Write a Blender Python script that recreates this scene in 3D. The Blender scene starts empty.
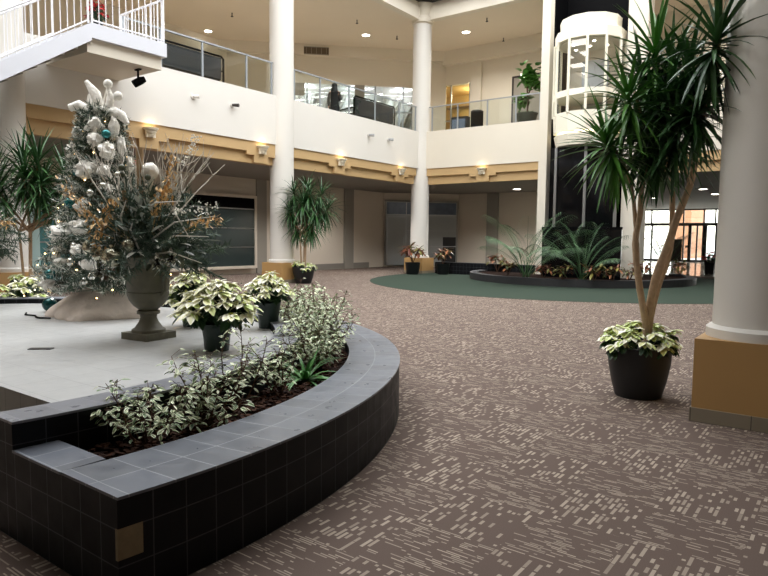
import bpy, math, random
import numpy as np
from mathutils import Vector
PI = math.pi
sc = bpy.context.scene
COL = sc.collection
rnd = random.Random(7)

# ------------------------------------------------------------------ camera frame (world: X along the far facade, Y along the long facade, metres)
FPX = 636.0
CAM = np.array([14.14, -21.45, 1.42])
_hd = np.array([-math.sin(.6387), math.cos(.6387)])
_th = .0794
CF = np.array([_hd[0]*math.cos(_th), _hd[1]*math.cos(_th), -math.sin(_th)])
_R = np.array([_hd[1], -_hd[0], 0.0]); _U = np.cross(_R, CF)
_ro = .0109
CR = _R*math.cos(_ro)+_U*math.sin(_ro); CU = _U*math.cos(_ro)-_R*math.sin(_ro)
def ray(px, py): return CF+CR*(px-384)/FPX-CU*(py-288)/FPX
def on_z(px, py, z=0.0):
    d = ray(px, py); return CAM+d*(z-CAM[2])/d[2]
def on_x(px, py, x=0.0):
    d = ray(px, py); return CAM+d*(x-CAM[0])/d[0]
def on_y(px, py, y=0.0):
    d = ray(px, py); return CAM+d*(y-CAM[1])/d[1]
def at_d(px, py, dist):
    d = ray(px, py); return CAM+d*dist/np.dot(d[:2], _hd)

# ------------------------------------------------------------------ materials
def srgb(r, g, b):
    f = lambda c: (c/255/12.92) if c/255 <= .04045 else ((c/255+.055)/1.055)**2.4
    return (f(r), f(g), f(b), 1)
def nodes_of(name):
    m = bpy.data.materials.new(name); m.use_nodes = True
    nt = m.node_tree; b = nt.nodes['Principled BSDF']
    return m, nt, b
def N(nt, typ, **kw):
    n = nt.nodes.new(typ)
    for k, v in kw.items():
        if k == 'inp':
            for a, c in v.items(): n.inputs[a].default_value = c
        else: setattr(n, k, v)
    return n
def L(nt, a, b): nt.links.new(a, b)
def mix_rgb(nt, fac, c1, c2):
    n = N(nt, 'ShaderNodeMix', data_type='RGBA')
    for i, v in ((0, fac), (6, c1), (7, c2)):
        if hasattr(v, 'links'): L(nt, v, n.inputs[i])
        else: n.inputs[i].default_value = v
    return n.outputs[2]
def math_n(nt, op, a, b=0.0):
    n = N(nt, 'ShaderNodeMath', operation=op)
    for i, v in ((0, a), (1, b)):
        if hasattr(v, 'links'): L(nt, v, n.inputs[i])
        else: n.inputs[i].default_value = v
    return n.outputs[0]
def plain(name, col, rough=.6, metal=0.0, var=.06, scale=6.0, spec=.5, bump=0.0, emit=0.0):
    """a colour with a little procedural variation"""
    m, nt, b = nodes_of(name)
    tc = N(nt, 'ShaderNodeTexCoord'); no = N(nt, 'ShaderNodeTexNoise', inp={'Scale': scale, 'Detail': 3})
    L(nt, tc.outputs['Object'], no.inputs['Vector'])
    d = tuple(max(0, c*(1-var)) for c in col[:3])+(1,); e = tuple(min(1, c*(1+var)) for c in col[:3])+(1,)
    L(nt, mix_rgb(nt, no.outputs['Fac'], d, e), b.inputs['Base Color'])
    b.inputs['Roughness'].default_value = rough; b.inputs['Metallic'].default_value = metal
    b.inputs['Specular IOR Level'].default_value = spec
    if bump:
        bp = N(nt, 'ShaderNodeBump', inp={'Strength': bump, 'Distance': .02})
        L(nt, no.outputs['Fac'], bp.inputs['Height']); L(nt, bp.outputs['Normal'], b.inputs['Normal'])
    if emit:
        b.inputs['Emission Color'].default_value = col; b.inputs['Emission Strength'].default_value = emit
    return m
def leafy(name, c1, c2, rough=.4, spec=.5, trans=0.0):
    """leaf colour that differs from leaf to leaf"""
    m, nt, b = nodes_of(name)
    g = N(nt, 'ShaderNodeNewGeometry')
    L(nt, mix_rgb(nt, g.outputs['Random Per Island'], c1, c2), b.inputs['Base Color'])
    b.inputs['Roughness'].default_value = rough; b.inputs['Specular IOR Level'].default_value = spec
    return m
def variegated(name, green1, green2, edge, lo=.2, hi=.34, rough=.45):
    """leaf with a pale margin: UV u runs across the leaf"""
    m, nt, b = nodes_of(name)
    uv = N(nt, 'ShaderNodeUVMap'); sx = N(nt, 'ShaderNodeSeparateXYZ'); L(nt, uv.outputs[0], sx.inputs[0])
    a = math_n(nt, 'ABSOLUTE', math_n(nt, 'SUBTRACT', sx.outputs[0], .5))
    g = N(nt, 'ShaderNodeNewGeometry')
    a = math_n(nt, 'ADD', a, math_n(nt, 'MULTIPLY', math_n(nt, 'SUBTRACT', g.outputs['Random Per Island'], .5), .45))
    mr = N(nt, 'ShaderNodeMapRange', inp={'From Min': lo, 'From Max': hi}); L(nt, a, mr.inputs[0])
    gr = mix_rgb(nt, g.outputs['Random Per Island'], green1, green2)
    L(nt, mix_rgb(nt, mr.outputs[0], gr, edge), b.inputs['Base Color'])
    b.inputs['Roughness'].default_value = rough
    return m
def tile_mat(name, tile, joint, tw, th, rough=.3, var=.12, jw=.006, offset=0.0, spec=.5, bump=.3):
    m, nt, b = nodes_of(name)
    uv = N(nt, 'ShaderNodeUVMap')
    br = N(nt, 'ShaderNodeTexBrick', offset=offset, inp={'Scale': 1.0, 'Mortar Size': jw/2, 'Mortar Smooth': .2, 'Brick Width': tw, 'Row Height': th})
    br.inputs['Color1'].default_value = tuple(c*(1-var) for c in tile[:3])+(1,)
    br.inputs['Color2'].default_value = tuple(c*(1+var) for c in tile[:3])+(1,)
    br.inputs['Mortar'].default_value = joint
    L(nt, uv.outputs[0], br.inputs['Vector'])
    no = N(nt, 'ShaderNodeTexNoise', inp={'Scale': 9.0, 'Detail': 5}); L(nt, uv.outputs[0], no.inputs['Vector'])
    L(nt, mix_rgb(nt, math_n(nt, 'MULTIPLY', no.outputs['Fac'], .18), br.outputs['Color'], (.3, .3, .3, 1) if tile[0] > .02 else (.016, .017, .019, 1)), b.inputs['Base Color'])
    mr = N(nt, 'ShaderNodeMapRange', inp={'From Min': .3, 'From Max': .7, 'To Min': rough-.06, 'To Max': rough+.1}); L(nt, no.outputs['Fac'], mr.inputs[0])
    L(nt, mr.outputs[0], b.inputs['Roughness']); b.inputs['Specular IOR Level'].default_value = spec
    bp = N(nt, 'ShaderNodeBump', invert=True, inp={'Strength': bump, 'Distance': .004}); L(nt, br.outputs['Fac'], bp.inputs['Height']); L(nt, bp.outputs['Normal'], b.inputs['Normal'])
    return m
def glass_mat(name, tint=(.93, .96, .95, 1), gloss=.1, rough=.0):
    m = bpy.data.materials.new(name); m.use_nodes = True; nt = m.node_tree; nt.nodes.clear()
    o = N(nt, 'ShaderNodeOutputMaterial'); mx = N(nt, 'ShaderNodeMixShader')
    t = N(nt, 'ShaderNodeBsdfTransparent'); t.inputs[0].default_value = tint
    g = N(nt, 'ShaderNodeBsdfGlossy'); g.inputs['Roughness'].default_value = rough
    fr = N(nt, 'ShaderNodeFresnel', inp={'IOR': 1.45})
    ge = N(nt, 'ShaderNodeNewGeometry'); front = math_n(nt, 'SUBTRACT', 1.0, ge.outputs['Backfacing'])
    L(nt, math_n(nt, 'MULTIPLY', math_n(nt, 'MAXIMUM', fr.outputs[0], gloss), front), mx.inputs[0]); L(nt, t.outputs[0], mx.inputs[1]); L(nt, g.outputs[0], mx.inputs[2]); L(nt, mx.outputs[0], o.inputs[0])
    return m
def carpet_mat():
    """quarter-turned carpet tiles woven with short light dashes in rows"""
    m, nt, b = nodes_of('patterned_carpet')
    tc = N(nt, 'ShaderNodeTexCoord'); sp = N(nt, 'ShaderNodeSeparateXYZ'); L(nt, tc.outputs['Object'], sp.inputs[0])
    T = .46
    xs = math_n(nt, 'DIVIDE', sp.outputs[0], T); ys = math_n(nt, 'DIVIDE', sp.outputs[1], T)
    ix = math_n(nt, 'FLOOR', xs); iy = math_n(nt, 'FLOOR', ys)
    par = math_n(nt, 'FLOORED_MODULO', math_n(nt, 'ADD', ix, iy), 2.0)
    inv = math_n(nt, 'SUBTRACT', 1.0, par)
    X, Y = sp.outputs[0], sp.outputs[1]
    u = math_n(nt, 'ADD', math_n(nt, 'MULTIPLY', X, par), math_n(nt, 'MULTIPLY', Y, inv))      # along the dashes
    v = math_n(nt, 'ADD', math_n(nt, 'MULTIPLY', Y, par), math_n(nt, 'MULTIPLY', X, inv))      # across them
    def layer(rowh, length, thr, fill):
        r = math_n(nt, 'DIVIDE', v, rowh); ri = math_n(nt, 'FLOOR', r); rf = math_n(nt, 'FRACT', r)
        w1 = N(nt, 'ShaderNodeTexWhiteNoise', noise_dimensions='2D'); cb = N(nt, 'ShaderNodeCombineXYZ'); L(nt, ri, cb.inputs[0]); L(nt, par, cb.inputs[1]); L(nt, cb.outputs[0], w1.inputs['Vector'])
        uu = math_n(nt, 'ADD', math_n(nt, 'DIVIDE', u, length), math_n(nt, 'MULTIPLY', w1.outputs['Value'], 7.3))
        ui = math_n(nt, 'FLOOR', uu); uf = math_n(nt, 'FRACT', uu)
        w2 = N(nt, 'ShaderNodeTexWhiteNoise', noise_dimensions='3D'); cb2 = N(nt, 'ShaderNodeCombineXYZ'); L(nt, ri, cb2.inputs[0]); L(nt, ui, cb2.inputs[1]); L(nt, par, cb2.inputs[2]); L(nt, cb2.outputs[0], w2.inputs['Vector'])
        on = math_n(nt, 'GREATER_THAN', w2.outputs['Value'], thr)
        band = math_n(nt, 'LESS_THAN', math_n(nt, 'ABSOLUTE', math_n(nt, 'SUBTRACT', rf, .5)), fill)
        ln = math_n(nt, 'LESS_THAN', uf, math_n(nt, 'ADD', .12, math_n(nt, 'MULTIPLY', math_n(nt, 'FRACT', math_n(nt, 'MULTIPLY', w2.outputs['Value'], 17.0)), .85)))
        return math_n(nt, 'MULTIPLY', math_n(nt, 'MULTIPLY', on, band), ln), w2.outputs['Value']
    a, ra = layer(.027, .105, .40, .31)
    c, rc = layer(.0147, .13, .42, .25)
    fat = math_n(nt, 'MULTIPLY', a, inv); thin = math_n(nt, 'MULTIPLY', c, par)
    k = math_n(nt, 'MAXIMUM', fat, thin)
    tone = math_n(nt, 'ADD', math_n(nt, 'MULTIPLY', ra, inv), math_n(nt, 'MULTIPLY', rc, par))
    light = mix_rgb(nt, tone, srgb(119, 107, 98), srgb(175, 161, 146))
    no = N(nt, 'ShaderNodeTexNoise', inp={'Scale': 220.0, 'Detail': 2}); L(nt, tc.outputs['Object'], no.inputs['Vector'])
    dark = mix_rgb(nt, no.outputs['Fac'], srgb(80, 69, 63), srgb(110, 95, 87))
    big = N(nt, 'ShaderNodeTexNoise', inp={'Scale': 1.3, 'Detail': 2}); L(nt, tc.outputs['Object'], big.inputs['Vector'])
    dark = mix_rgb(nt, math_n(nt, 'MULTIPLY', big.outputs['Fac'], .35), dark, srgb(112, 95, 88))
    L(nt, mix_rgb(nt, math_n(nt, 'MULTIPLY', k, .9), dark, light), b.inputs['Base Color'])
    b.inputs['Roughness'].default_value = .95; b.inputs['Specular IOR Level'].default_value = .15
    bp = N(nt, 'ShaderNodeBump', inp={'Strength': .25, 'Distance': .004}); L(nt, no.outputs['Fac'], bp.inputs['Height']); L(nt, bp.outputs['Normal'], b.inputs['Normal'])
    return m
M = {}
M['carpet'] = carpet_mat()
M['green'] = plain('green_carpet', srgb(55, 66, 57), .95, var=.12, scale=60, spec=.1)
M['white'] = plain('white_paint', srgb(220, 216, 209), .55, var=.015, scale=1.5)
M['cream'] = plain('cream_paint', srgb(221, 213, 198), .6, var=.02, scale=1.5)
M['wallp'] = plain('beige_wall', srgb(214, 204, 190), .7, var=.03, scale=1.2)
M['wallg'] = plain('grey_pilaster', srgb(150, 145, 136), .7, var=.03, scale=1.2)
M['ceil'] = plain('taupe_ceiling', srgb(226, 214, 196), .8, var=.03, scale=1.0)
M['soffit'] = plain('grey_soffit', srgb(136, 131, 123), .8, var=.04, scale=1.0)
M['tan'] = plain('tan_paint', srgb(194, 163, 117), .6, var=.04, scale=2.0)
M['tanbox'] = plain('ochre_paint', srgb(178, 140, 88), .6, var=.05, scale=2.0)
M['stone'] = tile_mat('skirting_stone', srgb(140, 128, 108), srgb(60, 54, 46), .42, .3, .5, .1, .006)
M['black_tile'] = tile_mat('black_tile', (.005, .0056, .007, 1), (.075, .078, .085, 1), .15, .15, .45, .25, .006, spec=.16)
M['sky_sheen_tile'] = tile_mat('sky_sheen_coping_tile', (.115, .128, .158, 1), (.3, .32, .35, 1), .2, .22, .32, .2, .006)  # tops of the black tile, sky reflection put into the blue-grey
M['rim_tile'] = tile_mat('pale_coping_tile', (.21, .215, .245, 1), (.3, .3, .32, 1), .2, .26, .3, .15, .006)
M['deck'] = tile_mat('grey_deck_tile', srgb(177, 177, 176), srgb(140, 140, 140), .3, .3, .38, .04, .004, bump=.15)
M['deckface'] = tile_mat('grey_face_tile', srgb(128, 128, 122), srgb(84, 84, 80), .2, .5, .5, .05, .006)
M['mulch'] = leafy('bark_chips', srgb(40, 24, 18), srgb(92, 60, 44), .85, .2)
M['curbstone'] = plain('dark_curb', (.028, .028, .031, 1), .6, var=.15)
M['soil'] = plain('dark_soil', srgb(42, 28, 22), .95, var=.4, scale=40, spec=.1, bump=.8)
M['black'] = plain('black_paint', (.0022, .0022, .0026, 1), .6, var=.1, spec=.05)
M['blackglass'] = plain('black_glass', (.003, .003, .0035, 1), .06, var=.1, spec=.22)
M['potblack'] = plain('black_planter', (.008, .009, .0105, 1), .5, var=.15)
M['potgreen'] = plain('dark_green_foil', (.006, .022, .014, 1), .3, var=.3, scale=20, bump=.4)
M['urn'] = plain('weathered_bronze', srgb(98, 94, 78), .6, var=.3, scale=12, bump=.3)
M['metal'] = plain('brushed_steel', srgb(170, 172, 175), .3, 1.0)
M['railw'] = plain('white_enamel', srgb(232, 232, 236), .35, var=.01)
M['stringer'] = plain('pale_grey_enamel', srgb(214, 216, 224), .4, var=.01)
M['railg'] = plain('grey_rail', srgb(160, 166, 172), .35, .3)
M['glass'] = glass_mat('clear_glass')
M['cabglass'] = glass_mat('cab_glass', (.8, .82, .8, 1), .14)
M['shopglass'] = glass_mat('reflective_glass', (.86, .9, .92, 1), .2, .02)
M['darkglass'] = plain('dark_shop_glass', srgb(52, 62, 62), .12, var=.1, scale=1.0)
M['frosted'] = plain('frosted_glass', srgb(156, 160, 160), .3, var=.05, scale=1.0)
M['bluegrey'] = plain('blue_grey_pane', srgb(98, 110, 128), .12, var=.3, scale=3.0)
M['teal'] = plain('teal_glass', srgb(84, 134, 138), .2, var=.15, scale=2.0)
M['palebluepaint'] = plain('pale_blue_paint', srgb(190, 222, 224), .5, var=.02)
M['upfloor'] = plain('upper_floor_tile', srgb(196, 186, 172), .5, var=.04, scale=2.0)
M['bark'] = plain('dracaena_bark', srgb(172, 146, 118), .85, var=.3, scale=30, bump=.5)
M['barkd'] = plain('brown_bark', srgb(92, 66, 50), .85, var=.3, scale=30, bump=.5)
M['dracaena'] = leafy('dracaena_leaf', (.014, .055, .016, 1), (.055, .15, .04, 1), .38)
M['dracaena_lit'] = leafy('dracaena_lit_leaf', (.04, .14, .02, 1), (.1, .27, .04, 1), .38)  # brighter copy of the dracaena leaf, light put into the green
M['areca'] = leafy('areca_leaf', (.022, .07, .024, 1), (.07, .15, .055, 1), .4)
M['varieg'] = variegated('variegated_leaf', srgb(78, 108, 60), srgb(128, 152, 92), srgb(236, 240, 206), .17, .36)
M['spider'] = leafy('strap_leaf', srgb(58, 112, 52), srgb(104, 156, 86), .35)
M['poin_green'] = leafy('poinsettia_leaf', (.012, .04, .014, 1), (.035, .09, .03, 1), .45)
M['poin_white'] = variegated('poinsettia_bract', srgb(226, 226, 160), srgb(238, 236, 200), srgb(246, 244, 226), .05, .3)
M['poin_mid'] = leafy('poinsettia_pale_green', srgb(176, 196, 110), srgb(214, 222, 150), .5)
M['cyath'] = leafy('cyathia', srgb(190, 180, 50), srgb(150, 170, 50), .5)
M['croton'] = leafy('croton_leaf', srgb(92, 42, 32), srgb(168, 110, 70), .4)
M['crotong'] = leafy('croton_green_leaf', srgb(34, 54, 30), srgb(134, 126, 62), .4)
M['red'] = leafy('red_bract', srgb(150, 12, 20), srgb(214, 36, 44), .5)
M['fir'] = leafy('fir_needles', (.02, .05, .03, 1), (.085, .125, .085, 1), .6)
M['flock'] = leafy('snow_flocking', srgb(200, 204, 198), srgb(250, 248, 242), .9, .1)
M['flockd'] = leafy('frosted_needles', srgb(150, 156, 148), srgb(240, 240, 232), .9, .1)
M['puff'] = plain('white_plush', srgb(246, 243, 236), .95, var=.06, scale=25, spec=.05, bump=.9)
M['fur'] = plain('cream_fur', srgb(214, 202, 192), .95, var=.1, scale=14, spec=.05, bump=.8)
M['teal_orn'] = plain('teal_lacquer', srgb(44, 120, 122), .15, .5, var=.1)
M['tealdark'] = plain('dark_teal_lacquer', srgb(10, 62, 62), .12, .4, var=.1)
M['silver'] = plain('silver_lacquer', srgb(206, 206, 198), .18, .9, var=.05)
M['gold'] = leafy('gold_spray', srgb(186, 142, 80), srgb(238, 204, 146), .5)
M['twig'] = plain('white_twig', srgb(206, 200, 190), .8, var=.2, scale=20)
M['birch'] = plain('birch_wood', srgb(150, 124, 92), .8, var=.2, scale=20)
M['magnolia'] = leafy('magnolia_leaf', (.016, .035, .018, 1), (.09, .095, .05, 1), .3)
M['bell'] = plain('pale_gold_metal', srgb(186, 184, 164), .22, .95, var=.15, scale=4)
M['bulb'] = plain('warm_bulb', (1.0, .62, .25, 1), .4, emit=16.0)
M['lamp'] = plain('downlight_lens', (1.0, .93, .8, 1), .4, emit=14.0)
M['sconce'] = plain('sconce_plaster', srgb(240, 230, 208), .6, var=.03)
M['sconce_lamp'] = plain('sconce_lamp', (1.0, .82, .55, 1), .4, emit=2.6)
M['cab'] = plain('cab_ivory', srgb(244, 238, 220), .4, var=.01)
M['mesh'] = plain('dark_mesh_fabric', (.014, .014, .016, 1), .6, var=.2, scale=30)
M['vent'] = plain('bronze_grille', srgb(92, 78, 60), .5, var=.1)
M['skin'] = plain('skin', srgb(196, 150, 124), .5, var=.04)
M['cloth'] = plain('black_cloth', (.01, .01, .011, 1), .85, var=.2, scale=20)
M['hair'] = plain('black_hair', (.008, .007, .007, 1), .5, var=.2)
M['brick'] = tile_mat('orange_brick', srgb(176, 118, 82), srgb(196, 160, 130), .22, .075, .8, .1, .01, .5)
M['pave'] = plain('pale_paving', srgb(205, 205, 205), .8)
M['shine'] = tile_mat('polished_floor_tile', srgb(196, 194, 190), srgb(140, 138, 134), .45, .45, .1, .04, .004, bump=.05)
M['bronze'] = plain('dark_bronze_frame', srgb(52, 46, 44), .4, .3)
M['redsign'] = plain('red_sign', (.75, .03, .05, 1), .4, emit=.7)
M['skyframe'] = plain('dark_blue_steel', (.012, .014, .018, 1), .5)
M['concrete'] = plain('bare_cement', srgb(140, 126, 100), .9, var=.25, scale=25, bump=.5)
M['shopwall'] = plain('warm_shop_wall', srgb(206, 176, 112), .7, var=.08)
M['terracotta'] = plain('grey_green_pot', srgb(70, 74, 66), .7, var=.1)

# ------------------------------------------------------------------ mesh builder
class MB:
    def __init__(s): s.v, s.f, s.mi, s.sm, s.uv = [], [], [], [], []
    def face(s, idx, uv=None, mi=0, smooth=False):
        s.f.append(tuple(idx)); s.mi.append(mi); s.sm.append(smooth); s.uv.append(uv or [(0, 0)]*len(idx))
    def poly(s, pts, uv=None, mi=0, smooth=False):
        b = len(s.v); s.v.extend(tuple(p) for p in pts); s.face(range(b, b+len(pts)), uv, mi, smooth)
    def box(s, x0, y0, z0, x1, y1, z1, mi=0, rot=0.0, org=None):
        if x1 < x0: x0, x1 = x1, x0
        if y1 < y0: y0, y1 = y1, y0
        if z1 < z0: z0, z1 = z1, z0
        P = [(x, y, z) for z in (z0, z1) for y in (y0, y1) for x in (x0, x1)]
        F = [(0, 2, 3, 1), (4, 5, 7, 6), (0, 1, 5, 4), (2, 6, 7, 3), (0, 4, 6, 2), (1, 3, 7, 5)]
        c, sn = math.cos(rot), math.sin(rot); ox, oy = org or ((x0+x1)/2, (y0+y1)/2)
        b = len(s.v)
        for p in P:
            dx, dy = p[0]-ox, p[1]-oy
            s.v.append((ox+dx*c-dy*sn, oy+dx*sn+dy*c, p[2]))
        for k, f in enumerate(F):
            ax = (0, 1) if k < 2 else ((0, 2) if k < 4 else (1, 2))
            s.face([b+i for i in f], [(P[i][ax[0]], P[i][ax[1]]) for i in f], mi)
    def tube(s, pts, rad, n=6, mi=0, caps=True, smooth=True):
        pts = [Vector(p) for p in pts]; K = len(pts)
        if not hasattr(rad, '__len__'): rad = [rad]*K
        up = Vector((0, 0, 1)); b = len(s.v); u = None
        for i, p in enumerate(pts):
            t = (pts[min(i+1, K-1)]-pts[max(i-1, 0)]); t = t.normalized() if t.length > 1e-9 else up
            if u is None:
                u = t.cross(Vector((0, 0, 1)) if abs(t.z) < .9 else Vector((1, 0, 0))).normalized()
            else:
                u = (u-t*u.dot(t)); u = u.normalized() if u.length > 1e-6 else t.orthogonal().normalized()
            w = t.cross(u)
            for k in range(n):
                a = 2*PI*k/n; q = p+(u*math.cos(a)+w*math.sin(a))*rad[i]; s.v.append(tuple(q))
        for i in range(K-1):
            for k in range(n):
                k2 = (k+1) % n
                s.face((b+i*n+k, b+i*n+k2, b+(i+1)*n+k2, b+(i+1)*n+k), [(k/n, i), ((k+1)/n, i), ((k+1)/n, i+1), (k/n, i+1)], mi, smooth)
        if caps:
            s.face([b+k for k in range(n)][::-1], None, mi); s.face([b+(K-1)*n+k for k in range(n)], None, mi)
    def lathe(s, prof, n=24, c=(0, 0, 0), mi=0, smooth=True, a0=0.0, uvr=1.0):
        b = len(s.v); K = len(prof); acc = 0
        for i, (r, z) in enumerate(prof):
            for k in range(n):
                a = a0+2*PI*k/n; s.v.append((c[0]+r*math.cos(a), c[1]+r*math.sin(a), c[2]+z))
        for i in range(K-1):
            for k in range(n):
                k2 = (k+1) % n
                s.face((b+i*n+k, b+i*n+k2, b+(i+1)*n+k2, b+(i+1)*n+k), [(2*PI*k/n*uvr, prof[i][1]), (2*PI*(k+1)/n*uvr, prof[i][1]), (2*PI*(k+1)/n*uvr, prof[i+1][1]), (2*PI*k/n*uvr, prof[i+1][1])], mi, smooth)
        if prof[0][0] > 1e-4: s.face([b+k for k in range(n)][::-1], None, mi)
        if prof[-1][0] > 1e-4: s.face([b+(K-1)*n+k for k in range(n)], None, mi)
    def blob(s, c, r, seed=0, amp=.15, n=10, m=8, axis=None):
        q = random.Random(seed); ph = [(q.uniform(2, 6), q.uniform(0, 6.3), q.uniform(2, 6), q.uniform(0, 6.3)) for _ in range(4)]
        b = len(s.v)
        rot = Vector((0, 0, 1)).rotation_difference(Vector(axis)) if axis is not None else None
        for j in range(m+1):
            t = PI*j/m
            for k in range(n):
                a = 2*PI*k/n
                d = 1+amp*sum(math.sin(int(f1)*a+p1)*math.sin(f2*t+p2) for f1, p1, f2, p2 in ph)/2
                p = Vector((r[0]*d*math.sin(t)*math.cos(a), r[1]*d*math.sin(t)*math.sin(a), r[2]*d*math.cos(t)))
                if rot: p = rot @ p
                s.v.append((c[0]+p.x, c[1]+p.y, c[2]+p.z))
        for j in range(m):
            for k in range(n):
                k2 = (k+1) % n
                s.face((b+j*n+k, b+(j+1)*n+k, b+(j+1)*n+k2, b+j*n+k2), None, 0, True)
    def ball(s, c, r, n=14, m=9, mi=0):
        s.lathe([(max(1e-4, r*math.sin(PI*j/m)), -r*math.cos(PI*j/m)) for j in range(m+1)], n, c, mi)
    def leaf(s, p, d, length, width, droop=.5, segs=4, mi=0, fold=.25, prof=None, roll=0.0, curl=0.0):
        """one leaf or blade: from p along d, bending down, three verts across"""
        p = Vector(p); d = Vector(d).normalized()
        side = d.cross(Vector((0, 0, 1)))
        side = side.normalized() if side.length > 1e-3 else Vector((1, 0, 0))
        if roll:
            from mathutils import Quaternion
            side = Quaternion(d, roll) @ side
        st = length/segs; b = len(s.v)
        prof = prof or (lambda t: math.sin(PI*min(1, .12+t*.88))**.7)
        for i in range(segs+1):
            t = i/segs; w = width*.5*prof(t)
            nrm = side.cross(d).normalized()
            q = p-nrm*(fold*w)
            s.v += [tuple(p-side*w), tuple(q), tuple(p+side*w)]
            d = (d+Vector((0, 0, -1))*droop*st/length*1.2).normalized()
            p = p+d*st
        for i in range(segs):
            o = b+i*3; t0, t1 = i/segs, (i+1)/segs
            s.face((o, o+1, o+4, o+3), [(0, t0), (.5, t0), (.5, t1), (0, t1)], mi)
            s.face((o+1, o+2, o+5, o+4), [(.5, t0), (1, t0), (1, t1), (.5, t1)], mi)
    def needle(s, p, d, length, w):
        p = Vector(p); d = Vector(d); sd = d.orthogonal().normalized()*w*.5
        b = len(s.v); s.v += [tuple(p-sd), tuple(p+sd), tuple(p+d*length)]
        s.face((b, b+1, b+2))
    def build(s, name, mats, parent=None, sharp=None):
        me = bpy.data.meshes.new(name); me.from_pydata(s.v, [], s.f)
        if not isinstance(mats, (list, tuple)): mats = [mats]
        for m in mats: me.materials.append(M[m] if isinstance(m, str) else m)
        me.polygons.foreach_set('material_index', s.mi); me.polygons.foreach_set('use_smooth', s.sm)
        ul = me.uv_layers.new(name='UVMap'); flat = [c for f in s.uv for p in f for c in p]
        ul.data.foreach_set('uv', flat); me.update()
        if any(s.sm): me.set_sharp_from_angle(angle=math.radians(sharp or 42))
        o = bpy.data.objects.new(name, me); COL.objects.link(o)
        if parent is not None: o.parent = parent
        return o
def tag(o, label=None, cat=None, group=None, kind=None):
    for k, v in (('label', label), ('category', cat), ('group', group), ('kind', kind)):
        if v: o[k] = v
    return o
def thing(name, loc, label, cat, group=None, rz=0.0):
    e = bpy.data.objects.new(name, None); COL.objects.link(e); e.empty_display_size = .1
    e.location = tuple(float(c) for c in loc); e.rotation_euler[2] = rz
    return tag(e, label, cat, group)
def copy_thing(root, loc, label=None, rz=None, group=None):
    r = root.copy(); COL.objects.link(r); r.location = tuple(float(c) for c in loc)
    if rz is not None: r.rotation_euler[2] = rz
    if label: r['label'] = label
    if group: r['group'] = group
    for ch in list(root.children):
        c = ch.copy(); COL.objects.link(c); c.parent = r
        for g in list(ch.children):
            d = g.copy(); COL.objects.link(d); d.parent = c
    return r
def struct(name, mb, mats, parent=None, sharp=None):
    o = mb.build(name, mats, parent, sharp)
    if parent is None: o['kind'] = 'structure'
    return o
def bx(*a): m = MB(); m.box(*a); return m
GA = PI*(3-math.sqrt(5))
def sph(az, el): return Vector((math.cos(az)*math.cos(el), math.sin(az)*math.cos(el), math.sin(el)))

# ------------------------------------------------------------------ THE SETTING
Z_SOF, Z_B, Z_F0, Z_F1, Z_UP, Z_UC, Z_ROOF = 3.56, 3.86, 4.15, 5.59, 5.45, 9.9, 10.5
struct('floor', bx(-14, -30, -.2, 24, 25.4, 0), 'carpet')
m = MB(); m.box(1.0, 6.5, 0, 14, 25.3, .012)
struct('floor_tile_passage', m, 'shine')
OX0, OX1, OY0, OY1 = .45, 12.3, -18.0, -.45
SX1, SY0 = 8.6, -24.0      # the skylight reaches further over the platform
# ground-floor walls
WX = -4.3
dgs = on_x(383, 240, WX); dge0 = Vector((dgs[0], dgs[1]))
struct('wall_west', bx(WX-.3, -28, 0, WX, dgs[1], Z_SOF), 'wallp')
# the 45 degree corner wall runs to the ray of its far end
_d = ray(458, 240); _k = ((dgs[0]-CAM[0])-(dgs[1]-CAM[1]))/(_d[0]-_d[1]); DGE = Vector((CAM[0]+_d[0]*_k, CAM[1]+_d[1]*_k)); WY = DGE.y
m = MB(); m.poly([(dgs[0], dgs[1], 0), (DGE.x, DGE.y, 0), (DGE.x, DGE.y, Z_SOF), (dgs[0], dgs[1], Z_SOF)]); m.poly([(dgs[0]-.2, dgs[1]+.1, 0), (dgs[0]-.2, dgs[1]+.1, Z_SOF), (DGE.x-.1, DGE.y+.2, Z_SOF), (DGE.x-.1, DGE.y+.2, 0)])
struct('wall_corner', m, 'wallp')
struct('wall_north', bx(DGE.x-.1, WY, 0, 5.1, WY+.25, Z_SOF), 'wallp')
struct('wall_shaft_side', bx(5.05, .25, 0, 5.2, WY, Z_SOF), 'wallp')
struct('wall_passage', bx(.75, WY+.25, 0, 1.0, 25.4, Z_SOF), 'wallp')
struct('wall_east', bx(17.5, -30, 0, 17.8, 25.4, 12), 'wallp')
struct('wall_south', bx(-14, -30.3, 0, 24, -30, 12), 'wallp')
# pilasters, base strips
ya, yb = on_x(343.5, 240, WX)[1], on_x(352, 240, WX)[1]; m = MB(); m.box(WX, ya, 0, WX+.1, yb, Z_SOF); struct('trim_1', m, 'wallg')
xa, xb = on_y(486, 240, WY-.12)[0], on_y(497, 240, WY-.12)[0]; m = MB(); m.box(xa, WY-.12, 0, xb, WY, Z_SOF); struct('trim_2', m, 'wallg')
y_ = on_x(256, 240, WX)[1]; m = MB(); m.box(WX, y_, 0, WX+.06, y_+.5, Z_SOF); struct('trim_3', m, 'wallg')
struct('baseboard_west', bx(WX, on_x(300, 240, WX)[1], 0, WX+.07, on_x(368, 240, WX)[1], .25), 'soffit')
struct('baseboard_north', bx(DGE.x+.05, WY-.06, 0, 5.0, WY, .2), 'soffit')
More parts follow.
